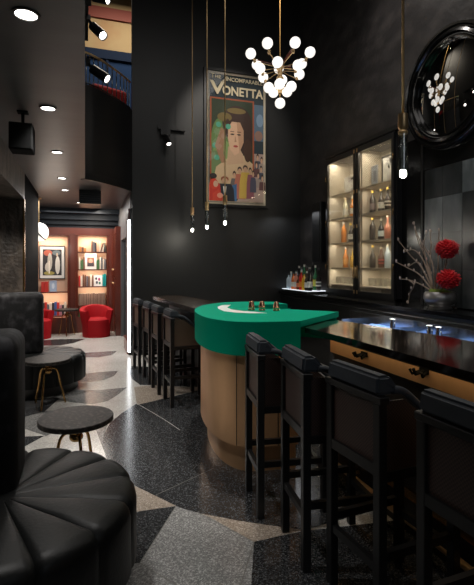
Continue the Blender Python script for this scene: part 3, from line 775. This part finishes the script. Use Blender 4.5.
def pompon(c, r, parent):
    m = MB(); m.ball(c, r*.72, sc=(1, 1, .8), seg=14)
    for k in range(150):
        z = 1-2*(k+.5)/150; a = k*2.39996; rr = math.sqrt(1-z*z)
        n_ = Vector((rr*math.cos(a), rr*math.sin(a), z)); u = n_.cross(Vector((0, 0, 1)) if abs(z) < .9 else Vector((1, 0, 0))).normalized(); v = n_.cross(u)
        p = Vector(c)+Vector((n_.x, n_.y, n_.z*.82))*r*(.66+.1*rs.random()); L_ = r*(.30+.12*rs.random()); w_ = r*.15
        tip = p+n_*L_+v*rs.uniform(-.3, .3)*L_
        a_ = [p-u*w_*.5, p+u*w_*.5, p+n_*L_*.6+u*w_, tip, p+n_*L_*.6-u*w_]
        m.hull(a_, [q+v*w_*.45 for q in a_])
    return m.build('flower', M['petal'], parent)
pompon(local(447, 249, -.03), .112, t); pompon(local(448, 279, -.05), .112, t)
q1 = local(447, 256, -.03)
MB().tube([(.02, 0, .17), q1], .006, seg=6).build('stem', M['branch'], t)

# ------------------------------------------------------------------ STEEL BAR STATION
t = thing('steel_bar_station', 'steel ice station with blue lit ice behind the bar', 'bar station', (3.06, 3.0, 0))
sy = lambda q: on_x(q, 330, 3.2)[1]-3.0
MB().box((0, -2.4, 0), (.34, 2.3, .70)).build('body', M['satin_black'], t)
MB().box((.31, -2.4, .70), (.34, 2.3, .90)).box((0, -2.4, .70), (.34, 2.3, .72)).box((0, -2.4, .70), (.02, 2.3, .75)).build('splashback', M['chrome'], t)
for y in (sy(350), sy(396), sy(431)): MB().box((.02, y-.012, .72), (.31, y+.012, .82)).build('partition', M['chrome'], t)
for y0, y1 in ((sy(392), sy(364)), (sy(425), sy(400)), (-1.2, sy(438))):
    o = MB().box((.03, y0, .72), (.30, y1, .775))
    for k in range(60): o.box(*( (lambda c, s_: (tuple(c[j]-s_ for j in range(3)), tuple(c[j]+s_ for j in range(3))))((rs.uniform(.05, .28), rs.uniform(y0+.02, y1-.02), .775), .014)))
    o = o.build('ice', M['ice'], t); o['kind'] = 'stuff'
for px_ in (391, 428, 437):
    p = on_x(px_, 330, 3.2)
    MB().lathe([(.03, 0), (.03, .10), (.022, .105), (.022, .125), (.034, .13), (.034, .145), (0, .15)], (.16, p[1]-3.0, .76), seg=16).build('canister', M['chrome'], t)

# ------------------------------------------------------------------ BAR
t = thing('bar', 'long glossy dark bar with brass front behind the near stools', 'bar', (1.54, 2.9, 0))
out = [(-.04, .05), (0, -.5), (0, -5.2), (.62, -5.2), (.62, -.6), (.41, .35), (.2, .3)]
MB().prism(out, 1.012, 1.05).build('top', M['bartop'], t)
MB().box((.012, -5.2, 1.0), (.05, -.02, 1.012)).build('edge_moulding', M['satin_black'], t)
MB().box((.15, -5.2, .87), (.18, .02, 1.012)).build('brass_panel', M['gold_panel'], t)
MB().box((.23, -5.2, .0), (.58, .1, 1.012)).build('body', M['satin_black'], t)
MB().box((.18, -5.2, 0.0), (.23, .02, 1.012)).build('front_panel', M['wood_black'], t)
MB().box((.165, -5.2, .20), (.18, .0, .25)).build('brass_strip', M['aged_brass'], t)
fr_ = MB().tube([(.10, -5.2, .13), (.10, 0, .13)], .018)
fr_.build('foot_rail', M['brass'], t)
for y in (-.3, -1.3, -2.3): MB().tube([(.10, y, .13), (.19, y, .13)], .012).build('rail_bracket', M['brass'], t)
for px_, py_ in ((365, 354), (425, 371)):
    p = on_x(px_, py_, 1.69); y = p[1]-2.9; z = p[2]
    MB().box((.138, y-.03, z-.014), (.15, y+.03, z+.014)).tube([(.145, y, z), (.09, y, z-.012), (.075, y, z+.018)], .009).tube([(.145, y+.02, z), (.10, y+.04, z-.018), (.09, y+.045, z+.006)], .008).tube([(.145, y-.02, z), (.10, y-.04, z-.018), (.09, y-.045, z+.006)], .008).build('bag_hook', M['speaker_black'], t)
lamp('AREA', (3.36, 3.1, .985), 9, (1, .97, .9), target=(3.1, 3.1, .7), size=4.4, size_y=.05)  # lamp added under the counter edge to light up the steel station
# LED under the bar lip
lamp('AREA', (1.625, .9, .999), 1.7, (1, .72, .38), rot=(0, 0, 0), size=.03, size_y=4.2)

# far ledge bar
t = thing('drink_ledge', 'dark wooden far bar behind the row of distant stools', 'bar', (1.1, 5.5, 0))
led = [(-.16, 1.15), (-.02, -.90), (.08, -.80), (.6, -.70), (.42, .0), (.2, 1.2)]
MB().prism(led, 1.0, 1.05).build('top', M['bar_wood'], t)
MB().prism([(.06, 1.1), (.26, -.1), (.32, -.68), (.56, -.66), (.38, .0), (.16, 1.15)], 0, 1.0).build('body', M['wood_black'], t)

# ------------------------------------------------------------------ GREEN CURVED COUNTER
outer = [(1.46, 2.94), (1.11, 3.0), (.95, 3.14), (.88, 3.4), (.895, 3.78), (.98, 4.13), (1.13, 4.42), (1.34, 4.62), (1.62, 4.70), (1.95, 4.58)]
innr = [(1.97, 4.26), (1.70, 4.29), (1.56, 4.17), (1.50, 4.02), (1.55, 3.87), (1.75, 3.76), (2.06, 3.42)]
O = [p[:2] for p in smooth_open([(*p, 0) for p in outer], 5)]; I = [p[:2] for p in smooth_open([(*p, 0) for p in innr[1:6]], 5)]
t = thing('green_counter', 'curved green topped counter on a bronze gold base', 'counter', (1.3, 3.7, 0))
rel = lambda p: (p[0]-1.3, p[1]-3.7)
def inset(pts, d):
    r_ = []
    for i, p in enumerate(pts):
        a = Vector(pts[max(i-1, 0)]); b = Vector(pts[min(i+1, len(pts)-1)]); tt = (b-a).normalized()
        r_.append((p[0]+tt.y*d, p[1]-tt.x*d))
    return r_
topl = [rel(p) for p in O]+[rel(innr[0])]+[rel(p) for p in I]+[rel(innr[-1])]
MB().prism(topl, 1.056, 1.10).build('top', M['green'], t)
ap = MB()
def wall_strip(mb, pts, z0, z1, th, m=None, sm=True):
    pi_ = inset(pts, th)
    for i in range(len(pts)-1):
        mb.prism([rel(pts[i]), rel(pts[i+1]), rel(pi_[i+1]), rel(pi_[i])], z0, z1, m, False)
# inset direction: towards the counter's middle
sgn = 1 if (Vector(inset(O, .1)[10])-Vector((1.6, 3.8))).length < (Vector(O[10])-Vector((1.6, 3.8))).length else -1
def shell(pts, z0, z1, th, name, m, seams=None):
    b = MB(); pi_ = inset(pts, sgn*th); n = len(pts)
    lo = [b.bm.verts.new((*rel(p), z0)) for p in pts]; hi = [b.bm.verts.new((*rel(p), z1)) for p in pts]
    lo2 = [b.bm.verts.new((*rel(p), z0)) for p in pi_]; hi2 = [b.bm.verts.new((*rel(p), z1)) for p in pi_]
    for i in range(n-1):
        f = b.bm.faces.new((lo[i], lo[i+1], hi[i+1], hi[i])); f.smooth = True
        f = b.bm.faces.new((lo2[i], lo2[i+1], hi2[i+1], hi2[i])); f.smooth = True
        b.bm.faces.new((hi[i], hi[i+1], hi2[i+1], hi2[i])); b.bm.faces.new((lo[i], lo[i+1], lo2[i+1], lo2[i]))
    b.bm.faces.new((lo[0], hi[0], hi2[0], lo2[0])); b.bm.faces.new((lo[-1], hi[-1], hi2[-1], lo2[-1]))
    return b.build(name, m, t)
shell(inset(O, -sgn*.003), .86, 1.0985, .05, 'apron', M['green'])
shell([(2.0, 4.27)]+I[:1]+I[1:]+[(2.05, 3.45)], .86, 1.055, -.02, 'inner_apron', M['green'])
G = inset(O, sgn*.05); Kk = inset(O, sgn*.11)
shell(G, .20, .86, .04, 'base', M['gold_panel'])
shell(Kk, 0, .20, .04, 'plinth', M['gold_panel'])
for i in (2, 8):
    p = inset(O, sgn*.0485)[i]; MB().box((rel(p)[0]-.002, rel(p)[1]-.002, .20), (rel(p)[0]+.002, rel(p)[1]+.002, .86)).build('panel_seam', M['wood_black'], t)
cres_o = [on_z(x, y, 1.1)[:2] for x, y in [(267, 313.2), (250, 313.3), (235, 312.6), (224, 311.2), (218, 308.6), (217.5, 306.8), (222, 305.3), (231, 304.9)]]
cres_i = [on_z(x, y, 1.1)[:2] for x, y in [(229, 306.2), (227, 307.6), (232, 309.6), (243, 311.1), (255, 311.9)]]
MB().prism([rel(p) for p in cres_o+cres_i], 1.10, 1.1015).build('crescent_inlay', M['white_felt'], t)
for (px_, py_, lab) in ((251.5, 310.2, 'left copper cup upside down on the green counter'), (262, 310.5, 'middle copper cup upside down on the green counter'), (276.3, 311, 'right copper cup standing apart on the green counter')):
    p = on_z(px_, py_, 1.1015)
    c = thing('copper_cup', lab, 'cup', (p[0], p[1], 1.1015), 0, 'three copper cups on the green counter')
    MB().lathe([(.0, 0), (.029, 0), (.030, .006), (.026, .012), (.027, .022), (.030, .028), (.025, .034), (.023, .06), (.020, .075), (.012, .082), (0, .08)], seg=24).build('body', M['copper'], c)
    MB().torus((0, 0, .028), .028, .003).build('rim_band', M['copper'], c)

# ------------------------------------------------------------------ BAR STOOLS   (local +x faces the bar)
def make_stool(label, panel, group):
    t = thing('bar_stool', label, 'bar stool', (0, 0, 0), 0, group)
    hw, dp, q = .168, .40, .041
    for s_ in (-1, 1):
        MB().box((-q/2, s_*hw-q/2, 0), (q/2, s_*hw+q/2, .940), bev=.003, seg=1).build('leg', M['wood_black'], t)
        MB().box((dp-q/2, s_*hw-q/2, 0), (dp+q/2, s_*hw+q/2, .66), bev=.003, seg=1).build('leg', M['wood_black'], t)
    MB().box((-q/2-.002, -hw-q/2-.008, .940), (q/2+.006, hw+q/2+.008, .970), bev=.003, seg=1).build('top_rail', M['wood_black'], t)
    sf = MB().box((-q/2+.003, -hw+q/2, .645), (q/2-.003, hw-q/2, .69))
    for s_ in (-1, 1): sf.box((q/2, s_*hw-.012, .62), (dp-q/2, s_*hw+.012, .66))
    sf.box((dp-.012, -hw+q/2, .62), (dp+.012, hw-q/2, .66)); sf.build('seat_frame', M['wood_black'], t)
    for nm, a, b in (('footrest', (dp-.013, -hw+q/2, .24), (dp+.013, hw-q/2, .275)), ('stretcher', (-.013, -hw+q/2, .25), (.013, hw-q/2, .285)), ('stretcher', (q/2, hw-.013, .30), (dp-q/2, hw+.013, .335)), ('stretcher', (q/2, -hw-.013, .30), (dp-q/2, -hw+.013, .335))):
        MB().box(a, b).build(nm, M['wood_black'], t)
    MB().box((q/2, -hw+.02, .66), (dp+.02, hw-.02, .735), bev=.025, seg=3).build('seat', M['pad'], t)
    MB().box((-.004, -hw+q/2, .69), (.004, hw-q/2, .940)).build('back_panel', panel, t)
    # side panels below the sloping arms
    for s_ in (-1, 1):
        y = s_*hw
        MB().hull([(q/2, y-.004, .66), (dp, y-.004, .66), (dp-.01, y-.004, .74), (.12, y-.004, .945), (q/2, y-.004, .945)], [(q/2, y+.004, .66), (dp, y+.004, .66), (dp-.01, y+.004, .74), (.12, y+.004, .945), (q/2, y+.004, .945)]).build('side_panel', panel, t)
        a = [(.06, y, .99), (.13, y, .97), (.25, y, .87), (dp+.01, y, .735)]
        MB().tube(smooth_open(a, 4), .018, seg=10, r2=.012).build('armrest', M['pad'], t)
    pm = MB(); y0, y1 = -hw-.012, hw+.012
    pf = [(-.024, .972), (-.016, 1.052), (.045, 1.052), (.10, .985), (.095, .972)]
    pm.hull([(x, y0, z) for x, z in pf], [(x, y1, z) for x, z in pf])
    bmesh.ops.bevel(pm.bm, geom=list(pm.bm.edges), offset=.013, segments=3, affect='EDGES')
    for f in pm.bm.faces: f.smooth = True
    pm.build('back_pad', M['pad'], t)
    return t
st = make_stool('nearest bar stool, right edge, only its back visible', M['cane'], 'black bar stools at the near bar')
st.location = (1.17, 1.175, 0); st.rotation_euler = (0, 0, math.radians(3))
for (x, y, r_, lab) in ((1.12, 1.73, 4, 'second nearest bar stool, left of the right-edge stool'), (1.05, 2.18, -7, 'third nearest bar stool, near the end of the green counter'), (1.01, 2.68, -8, 'bar stool standing right before the bronze base')):
    dup(st, (x, y, 0), math.radians(r_), lab)
st2 = make_stool('far row bar stool next to the green counter', M['tan_panel'], 'black bar stools at the far bar')
st2.scale = (1, 1, .972); st2.location = (.86, 4.92, 0); st2.rotation_euler = (0, 0, math.radians(3))
for (x, y, r_, lab) in ((.80, 5.44, 4, 'far row bar stool, second beyond the green counter'), (.77, 6.0, 5, 'far row bar stool, third beyond the green counter'), (.70, 6.58, 6, 'farthest bar stool, by the bright light strip')):
    dup(st2, (x, y, 0), math.radians(r_), lab)

# ------------------------------------------------------------------ BANQUETTES
def banquette(cx_, cy_, R_, bx1, by0, by1, zb, label, rot0, h_=.45):
    t = thing('banquette', label, 'banquette', (cx_, cy_, 0))
    MB().lathe([(0, 0), (R_-.09, 0), (R_-.09, .12), (0, .12)], seg=48).build('base', M['wood_black'], t)
    m = MB(); N = 182; NL = 14
    prof = [(1.0, .12), (1.0, .16), (1.0, .30), (1.0, h_-.075), (.985, h_-.035), (.95, h_-.01), (.88, h_), (.6, h_+.004), (.3, h_), (.1, h_)]
    rings = []
    for fr_, z in prof:
        ring = []
        for k in range(N):
            a = 2*PI*k/N+rot0; ph = (k/N*NL) % 1.0; groove = (1-abs(math.sin(PI*ph))**.28)
            edge = 1 if z > .2 else .6
            dr = -.018*groove*edge if fr_ > .9 else 0; dz = -.018*groove*min(1, fr_*1.5) if fr_ < .99 else 0
            ring.append(m.bm.verts.new(((fr_*R_+dr)*math.cos(a), (fr_*R_+dr)*math.sin(a), z+dz)))
        rings.append(ring)
    for a, b in zip(rings, rings[1:]):
        for k in range(N):
            f = m.bm.faces.new((a[k], a[(k+1) % N], b[(k+1) % N], b[k])); f.smooth = True
    m.bm.faces.new(rings[-1]); m.bm.faces.new(rings[0][::-1])
    m.build('seat', M['leather'], t)
    MB().box((-1.0-cx_+bx1*0-1.0, by0-cy_, .40), (bx1-cx_, by1-cy_, zb), bev=.07, seg=5).build('backrest', M['velvet'], t)
    return t
banquette(-.36, 2.30, .60, -.30, 2.32, 2.70, 1.17, 'nearest round black leather banquette with velvet back, lower left', .12)
banquette(-.53, 6.02, .54, -.49, 5.98, 6.24, 1.165, 'farther round black banquette with tall velvet back against the pier', .2, .43)

# ------------------------------------------------------------------ SIDE TABLES
def side_table(x, y, rz, label, zt_=.50, R_=.238):
    t = thing('side_table', label, 'side table', (x, y, 0), rz, None)
    MB().lathe([(0, zt_-.035), (R_-.006, zt_-.035), (R_, zt_-.030), (R_, zt_-.004), (R_-.004, zt_), (0, zt_)], seg=48).build('top', M['table_top'], t)
    MB().ball((0, 0, zt_-.135), .045, sc=(1, 1, .75)).lathe([(.024, zt_-.11), (.024, zt_-.05), (.06, zt_-.035)], seg=18).torus((0, 0, zt_-.10), .032, .009).build('hub', M['aged_brass'], t)
    for k in range(3):
        a = 2*PI*k/3; c_, s_ = math.cos(a), math.sin(a)
        P = [(.02*c_, .02*s_, zt_-.125), (.06*c_, .06*s_, zt_-.11), (.105*c_, .105*s_, zt_-.155), (.135*c_, .135*s_, .20), (.185*c_, .185*s_, .0)]
        MB().tube(smooth_open(P, 5), .0105, seg=10).build('leg', M['aged_brass'], t)
    return t
side_table(-.055, 3.19, math.radians(-75), 'nearest round dark side table on brass tripod legs')
side_table(-.38, 5.26, math.radians(-105), 'farther round dark side table before the far banquette')

# ------------------------------------------------------------------ LIBRARY
def LP(px, py, y=LY): return on_y(px, py, y)
FY = LY-.28
def bookcase(px0, px1, label, shelves_y, name='bookcase', top_y=235.5):
    x0 = on_y(px0, 250, FY)[0]; x1 = on_y(px1, 250, FY)[0]; z1 = on_y(px0, top_y, FY)[2]
    t = thing(name, label, 'bookcase', ((x0+x1)/2, LY, 0)); w_ = (x1-x0)/2
    e = .035
    MB().box((-w_-e, -.28, 0), (-w_, -.02, z1+e)).box((w_, -.28, 0), (w_+e, -.02, z1+e)).box((-w_, -.28, z1), (w_, -.02, z1+e)).build('case', M['mahog'], t)
    MB().box((-w_, -.02, .35), (w_, -.001, z1)).build('back_panel', M['lit_back'], t)
    MB().box((-w_, -.28, 0), (w_, -.02, .35)).build('plinth', M['mahog'], t)
    zs = []
    for yy in shelves_y:
        z = on_y(px0, yy, FY)[2]; zs.append(z)
        MB().box((-w_, -.27, z-.022), (w_, -.02, z)).build('shelf', M['mahog'], t)
    lamp('AREA', ((x0+x1)/2, LY-.20, z1-.03), 5, (1, .82, .66), rot=(math.radians(12), 0, 0), size=w_*1.7, size_y=.06)
    for z in zs[:3]: lamp('AREA', ((x0+x1)/2, LY-.25, z-.03), 2.4, (1, .82, .66), rot=(math.radians(18), 0, 0), size=w_*1.7, size_y=.03)
    return x0, x1, zs
def leftcase(): return bookcase(34.5, 67.5, 'left lit bookcase bay with the framed picture', [292.3, 316.5])
Lx0, Lx1, Lz = leftcase()
Rx0, Rx1, Rz = bookcase(77.8, 107, 'right lit bookcase bay crowded with books', [251.7, 269.3, 286.6, 305.5, 321])
# mahogany pilasters
pl = MB()
for a, b in ((-.98, Lx0-.04), (Lx1+.04, Rx0-.04), (Rx1+.04, SX)):
    if b > a: pl.box((a, LY-.30, 0), (b, LY-.001, 2.159), M['mahog'])
mid = (Lx1+Rx0)/2
pl.box((mid-.055, LY-.32, .1), (mid+.055, LY-.30, 2.2), M['mahog_dark'])
pl.box((-1.6, LY-.30, 2.16), (SX, LY-.001, 2.32), M['mahog'])
struct('trim_8', pl)
struct('wall_library_side', MB().box((-1.5, 8.51, 0), (-1.45, LY, LC)), M['mahog_dark'])
def books(x0, x1, z, n_, cols, shelf, bay, hmin=.2, hmax=.27, lean=(), same=None):
    x = x0+.01; wd = (x1-x0-.02)/n_
    for i in range(n_):
        h = rs.uniform(hmin, hmax); c, cn = cols[i % len(cols)]
        if same: lab = f'{same} on the {shelf} shelf of the {bay} bookcase'
        else: lab = f'{cn} book on the {shelf} shelf of the {bay} bookcase, {ORD[i]} from the left'
        b = thing('book', lab, 'book', (x+wd/2, LY-.13, z), 0, f'books on the {shelf} shelf of the {bay} bookcase')
        if i in lean: b.rotation_euler = (0, math.radians(16), 0); b.location.x -= .02
        t_ = wd*rs.uniform(.78, .96)
        MB().box((-t_/2, -.085, 0), (-t_/2+.003, .07, h)).box((t_/2-.003, -.085, 0), (t_/2, .07, h)).box((-t_/2, -.089, 0), (t_/2, -.085, h)).build('cover', cmat(c, .6), b)
        MB().box((-t_/2+.003, -.085, .004), (t_/2-.003, .065, h-.004)).build('pages', M['paper'], b)
        x += wd
br_, gn, rd, cr_, gy, bk, bl, tl_, pk, og = ((.16, .07, .04), 'brown'), ((.06, .16, .06), 'green'), ((.5, .03, .02), 'red'), ((.68, .6, .5), 'cream'), ((.12, .12, .14), 'grey'), ((.03, .03, .035), 'black'), ((.05, .10, .28), 'blue'), ((.0, .30, .30), 'teal'), ((.45, .2, .25), 'pink'), ((.5, .2, .05), 'orange')
wR = Rx1-Rx0; wL = Lx1-Lx0
books(Rx0+.03*wR, Rx0+.30*wR, Rz[0], 3, [og, br_, og], 'top', 'right', .08, .12)
books(Rx0+.44*wR, Rx0+.66*wR, Rz[0], 3, [br_, gy, bk], 'top centre', 'right', .20, .25)
books(Rx0+.72*wR, Rx0+.97*wR, Rz[0], 4, [cr_, br_, cr_, bk], 'top end', 'right', .2, .24, lean=(1, 2))
books(Rx0+.02*wR, Rx0+.25*wR, Rz[1], 4, [cr_, gn, gn, br_], 'second', 'right', .2, .27)
books(Rx0+.62*wR, Rx0+.98*wR, Rz[1], 6, [gn, gn, cr_, gy, cr_, gy], 'second right-hand', 'right', .2, .27)
small_art('framed_portrait', 'white framed portrait among books on the second right bookcase shelf', (Rx0+.44*wR, LY-.17, Rz[1]), .25, .35, (.72, .70, .66), [(.72, .70, .66), (.14, .2, .86, .86, (.22, .10, .07)), (.3, .3, .7, .65, (.6, .3, .2, 'e')), (.2, .6, .8, .86, (.06, .05, .06))], 0)
books(Rx0+.01*wR, Rx0+.56*wR, Rz[2], 8, [rd, cr_, br_, br_, gy, br_, cr_, br_], 'third', 'right', .22, .27)
small_art('floral_print', 'white square board with dark flowers on the third bookcase shelf', (Rx0+.69*wR, LY-.17, Rz[2]), .19, .24, (.75, .75, .74), [(.75, .75, .74), (.1, .1, .4, .4, (.05, .05, .08, 'e')), (.5, .15, .85, .5, (.35, .06, .15, 'e')), (.2, .5, .5, .85, (.05, .06, .1, 'e')), (.6, .6, .9, .9, (.06, .2, .12, 'e'))], 0)
books(Rx0+.83*wR, Rx0+.99*wR, Rz[2], 2, [tl_, tl_], 'third right-hand', 'right', .25, .28)
books(Rx0+.01*wR, Rx0+.96*wR, Rz[3], 15, [((.17, .10, .075), 'brown'), ((.22, .14, .10), 'brown')], 'fourth', 'right', .25, .27, same='brown leather spined book in the uniform row')
books(Rx0+.01*wR, Rx0+.96*wR, Rz[4], 10, [gn, cr_, br_, bl], 'lowest', 'right', .15, .2)
books(Lx0+.02*wL+.1, Lx0+.3*wL+.08, Lz[0], 2, [rd, rd], 'upper', 'left', .22, .25)
small_art('framed_card', 'pale blue framed card on the upper shelf of the left bookcase', (Lx0+.46*wL+.06, LY-.16, Lz[0]), .15, .25, (.35, .4, .5), [(.35, .45, .6), (.25, .2, .75, .8, (.6, .68, .75, 'e'))], 0)
books(Lx0+.05*wL, Lx0+.98*wL, Lz[1], 12, [cr_, og, bk, rd, gy, cr_, bk, bl, rd, pk, bk, cr_], 'lower', 'left', .22, .30)
# framed picture hanging in the left bay
cx_ = on_y(52.3, 262, LY-.05)
pic = [(.72, .70, .66), (.11, .09, .89, .91, (.03, .028, .03)), (.14, .11, .5, .3, (.4, .10, .06, 'e')), (.3, .2, .5, .75, (.45, .42, .36, 'e')), (.62, .3, .82, .88, (.62, .60, .54, 'e')), (.2, .5, .45, .8, (.55, .52, .45, 'e')), (.15, .78, .6, .9, (.35, .3, .08, 'e')), (.5, .12, .85, .28, (.12, .15, .16, 'e')), (.35, .45, .4, .85, (.75, .7, .6)), (.66, .2, .74, .32, (.5, .4, .3, 'e'))]
small_art('framed_picture', 'white matted picture in black frame hanging in the left bay', (cx_[0], LY-.05, on_y(52, 279, LY-.05)[2]), .535, .74, (.03, .03, .03), pic, 0)
# side glazed cabinet in the library
t = thing('glazed_bookcase', 'narrow mahogany glazed bookcase on the library side wall', 'bookcase', (SX-.002, 10.47, 0))
MB().box((-.10, -.52, 0), (0, .19, .4)).box((-.10, -.52, 2.2), (0, .19, 2.32)).box((-.10, -.52, .4), (0, -.48, 2.2)).box((-.10, .15, .4), (0, .19, 2.2)).box((-.10, -.19, .4), (0, -.15, 2.2)).build('case', M['mahog'], t)
MB().box((-.01, -.48, .4), (-.002, .15, 2.2)).build('back_panel', M['lit_back'], t)
for y0, y1 in ((-.50, -.18), (-.16, .17)):
    d = MB().box((-.115, y0, .42), (-.10, y0+.04, 2.18)).box((-.115, y1-.04, .42), (-.10, y1, 2.18)).box((-.115, y0, 1.2), (-.10, y1, 1.23)).build('door', M['mahog'], t)
    MB().box((-.108, y0+.04, .42), (-.105, y1-.04, 2.18)).build('glass_pane', M['glass'], d)
    MB().ball((-.13, y1-.02, 1.1), .018).build('knob', M['brass'], d)
    MB().ball((-.13, y1-.02, 1.4), .018).build('knob', M['brass'], d)
lamp('AREA', (.2, 10.0, 2.6), 12, (1, .85, .7), target=(.72, 10.3, 1.0), size=.5)

# red armchairs
def tub_chair(loc, rz, label, s_=1.0):
    t = thing('tub_armchair', label, 'armchair', loc, rz, None)
    m = MB(); N = 40; a0, a1 = math.radians(-215), math.radians(35)
    ro, ri = .34*s_, .22*s_
    prof = []
    # curved shell back: high at rear (angle -90 is front? front = -y)
    rings = []
    for k in range(N+1):
        a = math.radians(-40)+k/N*math.radians(260); c_, q_ = math.cos(a), math.sin(a)
        back = max(0, q_)
        zt_ = (.60+.10*back)*s_
        flare = 1.10
        R0, R1 = ro*.88, ro*flare
        rings.append([(R0*c_, R0*q_, .0), (R0*1.04*c_, R0*1.04*q_, .25*s_), (R1*c_, R1*q_, zt_-.05), (R1*.98*c_, R1*.98*q_, zt_-.012), ((R1-.05)*c_, (R1-.05)*q_, zt_), ((R1-.10)*c_, (R1-.10)*q_, zt_-.012), ((R1-.12)*c_, (R1-.12)*q_, zt_-.05), (ri*c_, ri*q_, .38*s_), (ri*.9*c_, ri*.9*q_, .0)])
    V = [[m.bm.verts.new(p) for p in r_] for r_ in rings]
    for a, b in zip(V, V[1:]):
        for j in range(len(a)-1):
            f = m.bm.faces.new((a[j], b[j], b[j+1], a[j+1])); f.smooth = True
    m.bm.faces.new(V[0]); m.bm.faces.new(V[-1][::-1])
    m.build('backrest', M['red_velvet'], t)
    MB().lathe([(0, .0), (.27*s_, .0), (.28*s_, .30*s_), (.27*s_, .385*s_), (.22*s_, .42*s_), (0, .425*s_)], (0, -.04*s_, 0), seg=32).build('seat', M['red_velvet'], t)
    return t
p = on_z(96.5, 336, 0)
tub_chair((p[0], p[1]-.0, 0), math.radians(10), 'red velvet tub armchair right of the small round table', .93)
p = on_z(38, 338, 0)
tub_chair((p[0]-.03, p[1], 0), math.radians(55), 'red velvet tub armchair at left, half hidden by the pier', .93)
t0 = side_table(0, 0, math.radians(30), 'small round table between the two red armchairs', .56, .24)
p = on_z(66.5, 336, 0); t0.location = (p[0], p[1]+.1, 0)

# library globe lamp
t = thing('globe_pendant', 'white glass globe lamp with black strap in the library', 'pendant light', (-.80, 9.0, 2.1))
MB().ball((0, 0, 0), .172, seg=32).build('globe', M['opal_library'], t)
MB().tube([(0, 0, .18), (0, 0, LC-2.1)], .008).lathe([(.05, LC-2.12), (.05, LC-2.1)]).build('rod', M['brass'], t)
bn = MB(); seg = 40; R_ = .175
ax = Vector((.72, -.1, .62)).normalized(); u = ax.cross(Vector((0, 1, 0))).normalized(); v = ax.cross(u)
pts = [tuple(R_*(math.cos(2*PI*k/seg)*u+math.sin(2*PI*k/seg)*v)) for k in range(seg+1)]
bn.tube(pts, .014, seg=6).build('strap', M['wood_black'], t)
lamp('POINT', (-.5, 8.9, 1.9), 7, (1, .9, .78), size=.2)

# ------------------------------------------------------------------ LIGHTS
lamp('SPOT', (-1.15, 5.6, 2.35), 150, (1, .93, .84), rot=(math.radians(10), 0, 0), size=.06, spot=120, blend=1)  # unseen downlight added in the alcove to brighten the brown panel
lamp('AREA', (-.2, 9.5, 2.66), 40, (1, .96, .92), rot=(0, 0, 0), size=1.2, size_y=1.6)         # broad area lamp below the library ceiling, without a fixture
lamp('SPOT', (1.5, 4.4, 6.9), 800, (1, .96, .9), target=(1.4, 3.75, 1.1), size=.1, spot=24, blend=.5)   # unseen ceiling spot added on the green counter
lamp('SPOT', (2.3, 4.2, 6.4), 400, (1, .92, .82), target=(2.56, 7.7, 3.6), size=.08, spot=34, blend=.6)  # on the poster
lamp('SPOT', (2.2, 1.9, 6.4), 420, (1, .96, .93), target=(3.7, 3.8, 1.5), size=.06, spot=20, blend=.8)    # unseen spot added for the tile wall and the flowers
lamp('AREA', (2.0, 2.5, 6.5), 60, (1, .95, .9), rot=(0, 0, 0), size=3.0)  # weak soft fill added below the hall ceiling
lamp('AREA', (.6, -2.6, 3.4), 15, (.85, .92, 1), target=(1.2, 3, .6), size=2.2)  # cool fill added behind the camera
# cabinet lighting
for y in (6.1, 5.22):
    lamp('AREA', (3.80, y, 3.12), 6.5, (1, .86, .64), rot=(0, 0, 0), size=.12, size_y=.7)
    for z in SZ[:4]: lamp('AREA', (3.80, y, z-.03), 2.6, (1, .86, .64), rot=(0, 0, 0), size=.05, size_y=.7)
    
# mezzanine
lamp('AREA', (1.0, 9.0, 7.4), 80, (1, .88, .7), rot=(0, 0, 0), size=1.5)
# plaster wash
lamp('SPOT', (2.3, 4.9, 5.9), 90, (1, .92, .85), target=(3.82, 4.8, 4.2), size=.1, spot=70, blend=1)

w_ = bpy.data.worlds.new('world'); bpy.context.scene.world = w_; w_.use_nodes = True
w_.node_tree.nodes['Background'].inputs[0].default_value = (.3, .33, .4, 1); w_.node_tree.nodes['Background'].inputs[1].default_value = .05

cam = bpy.data.cameras.new('camera'); co = bpy.data.objects.new('camera', cam); COL.objects.link(co)
co.location = (0, 0, EYE); co.rotation_euler = (PI/2, 0, -TH)
cam.sensor_fit = 'VERTICAL'; cam.sensor_height = 36; cam.lens = F_PX/585*36; cam.shift_y = -27.5/585; cam.clip_start = .05
bpy.context.scene.camera = co
vs = bpy.context.scene.view_settings
vs.view_transform = 'Standard'; vs.look = 'None'; vs.exposure = 0; vs.gamma = 1; vs.use_curve_mapping = False
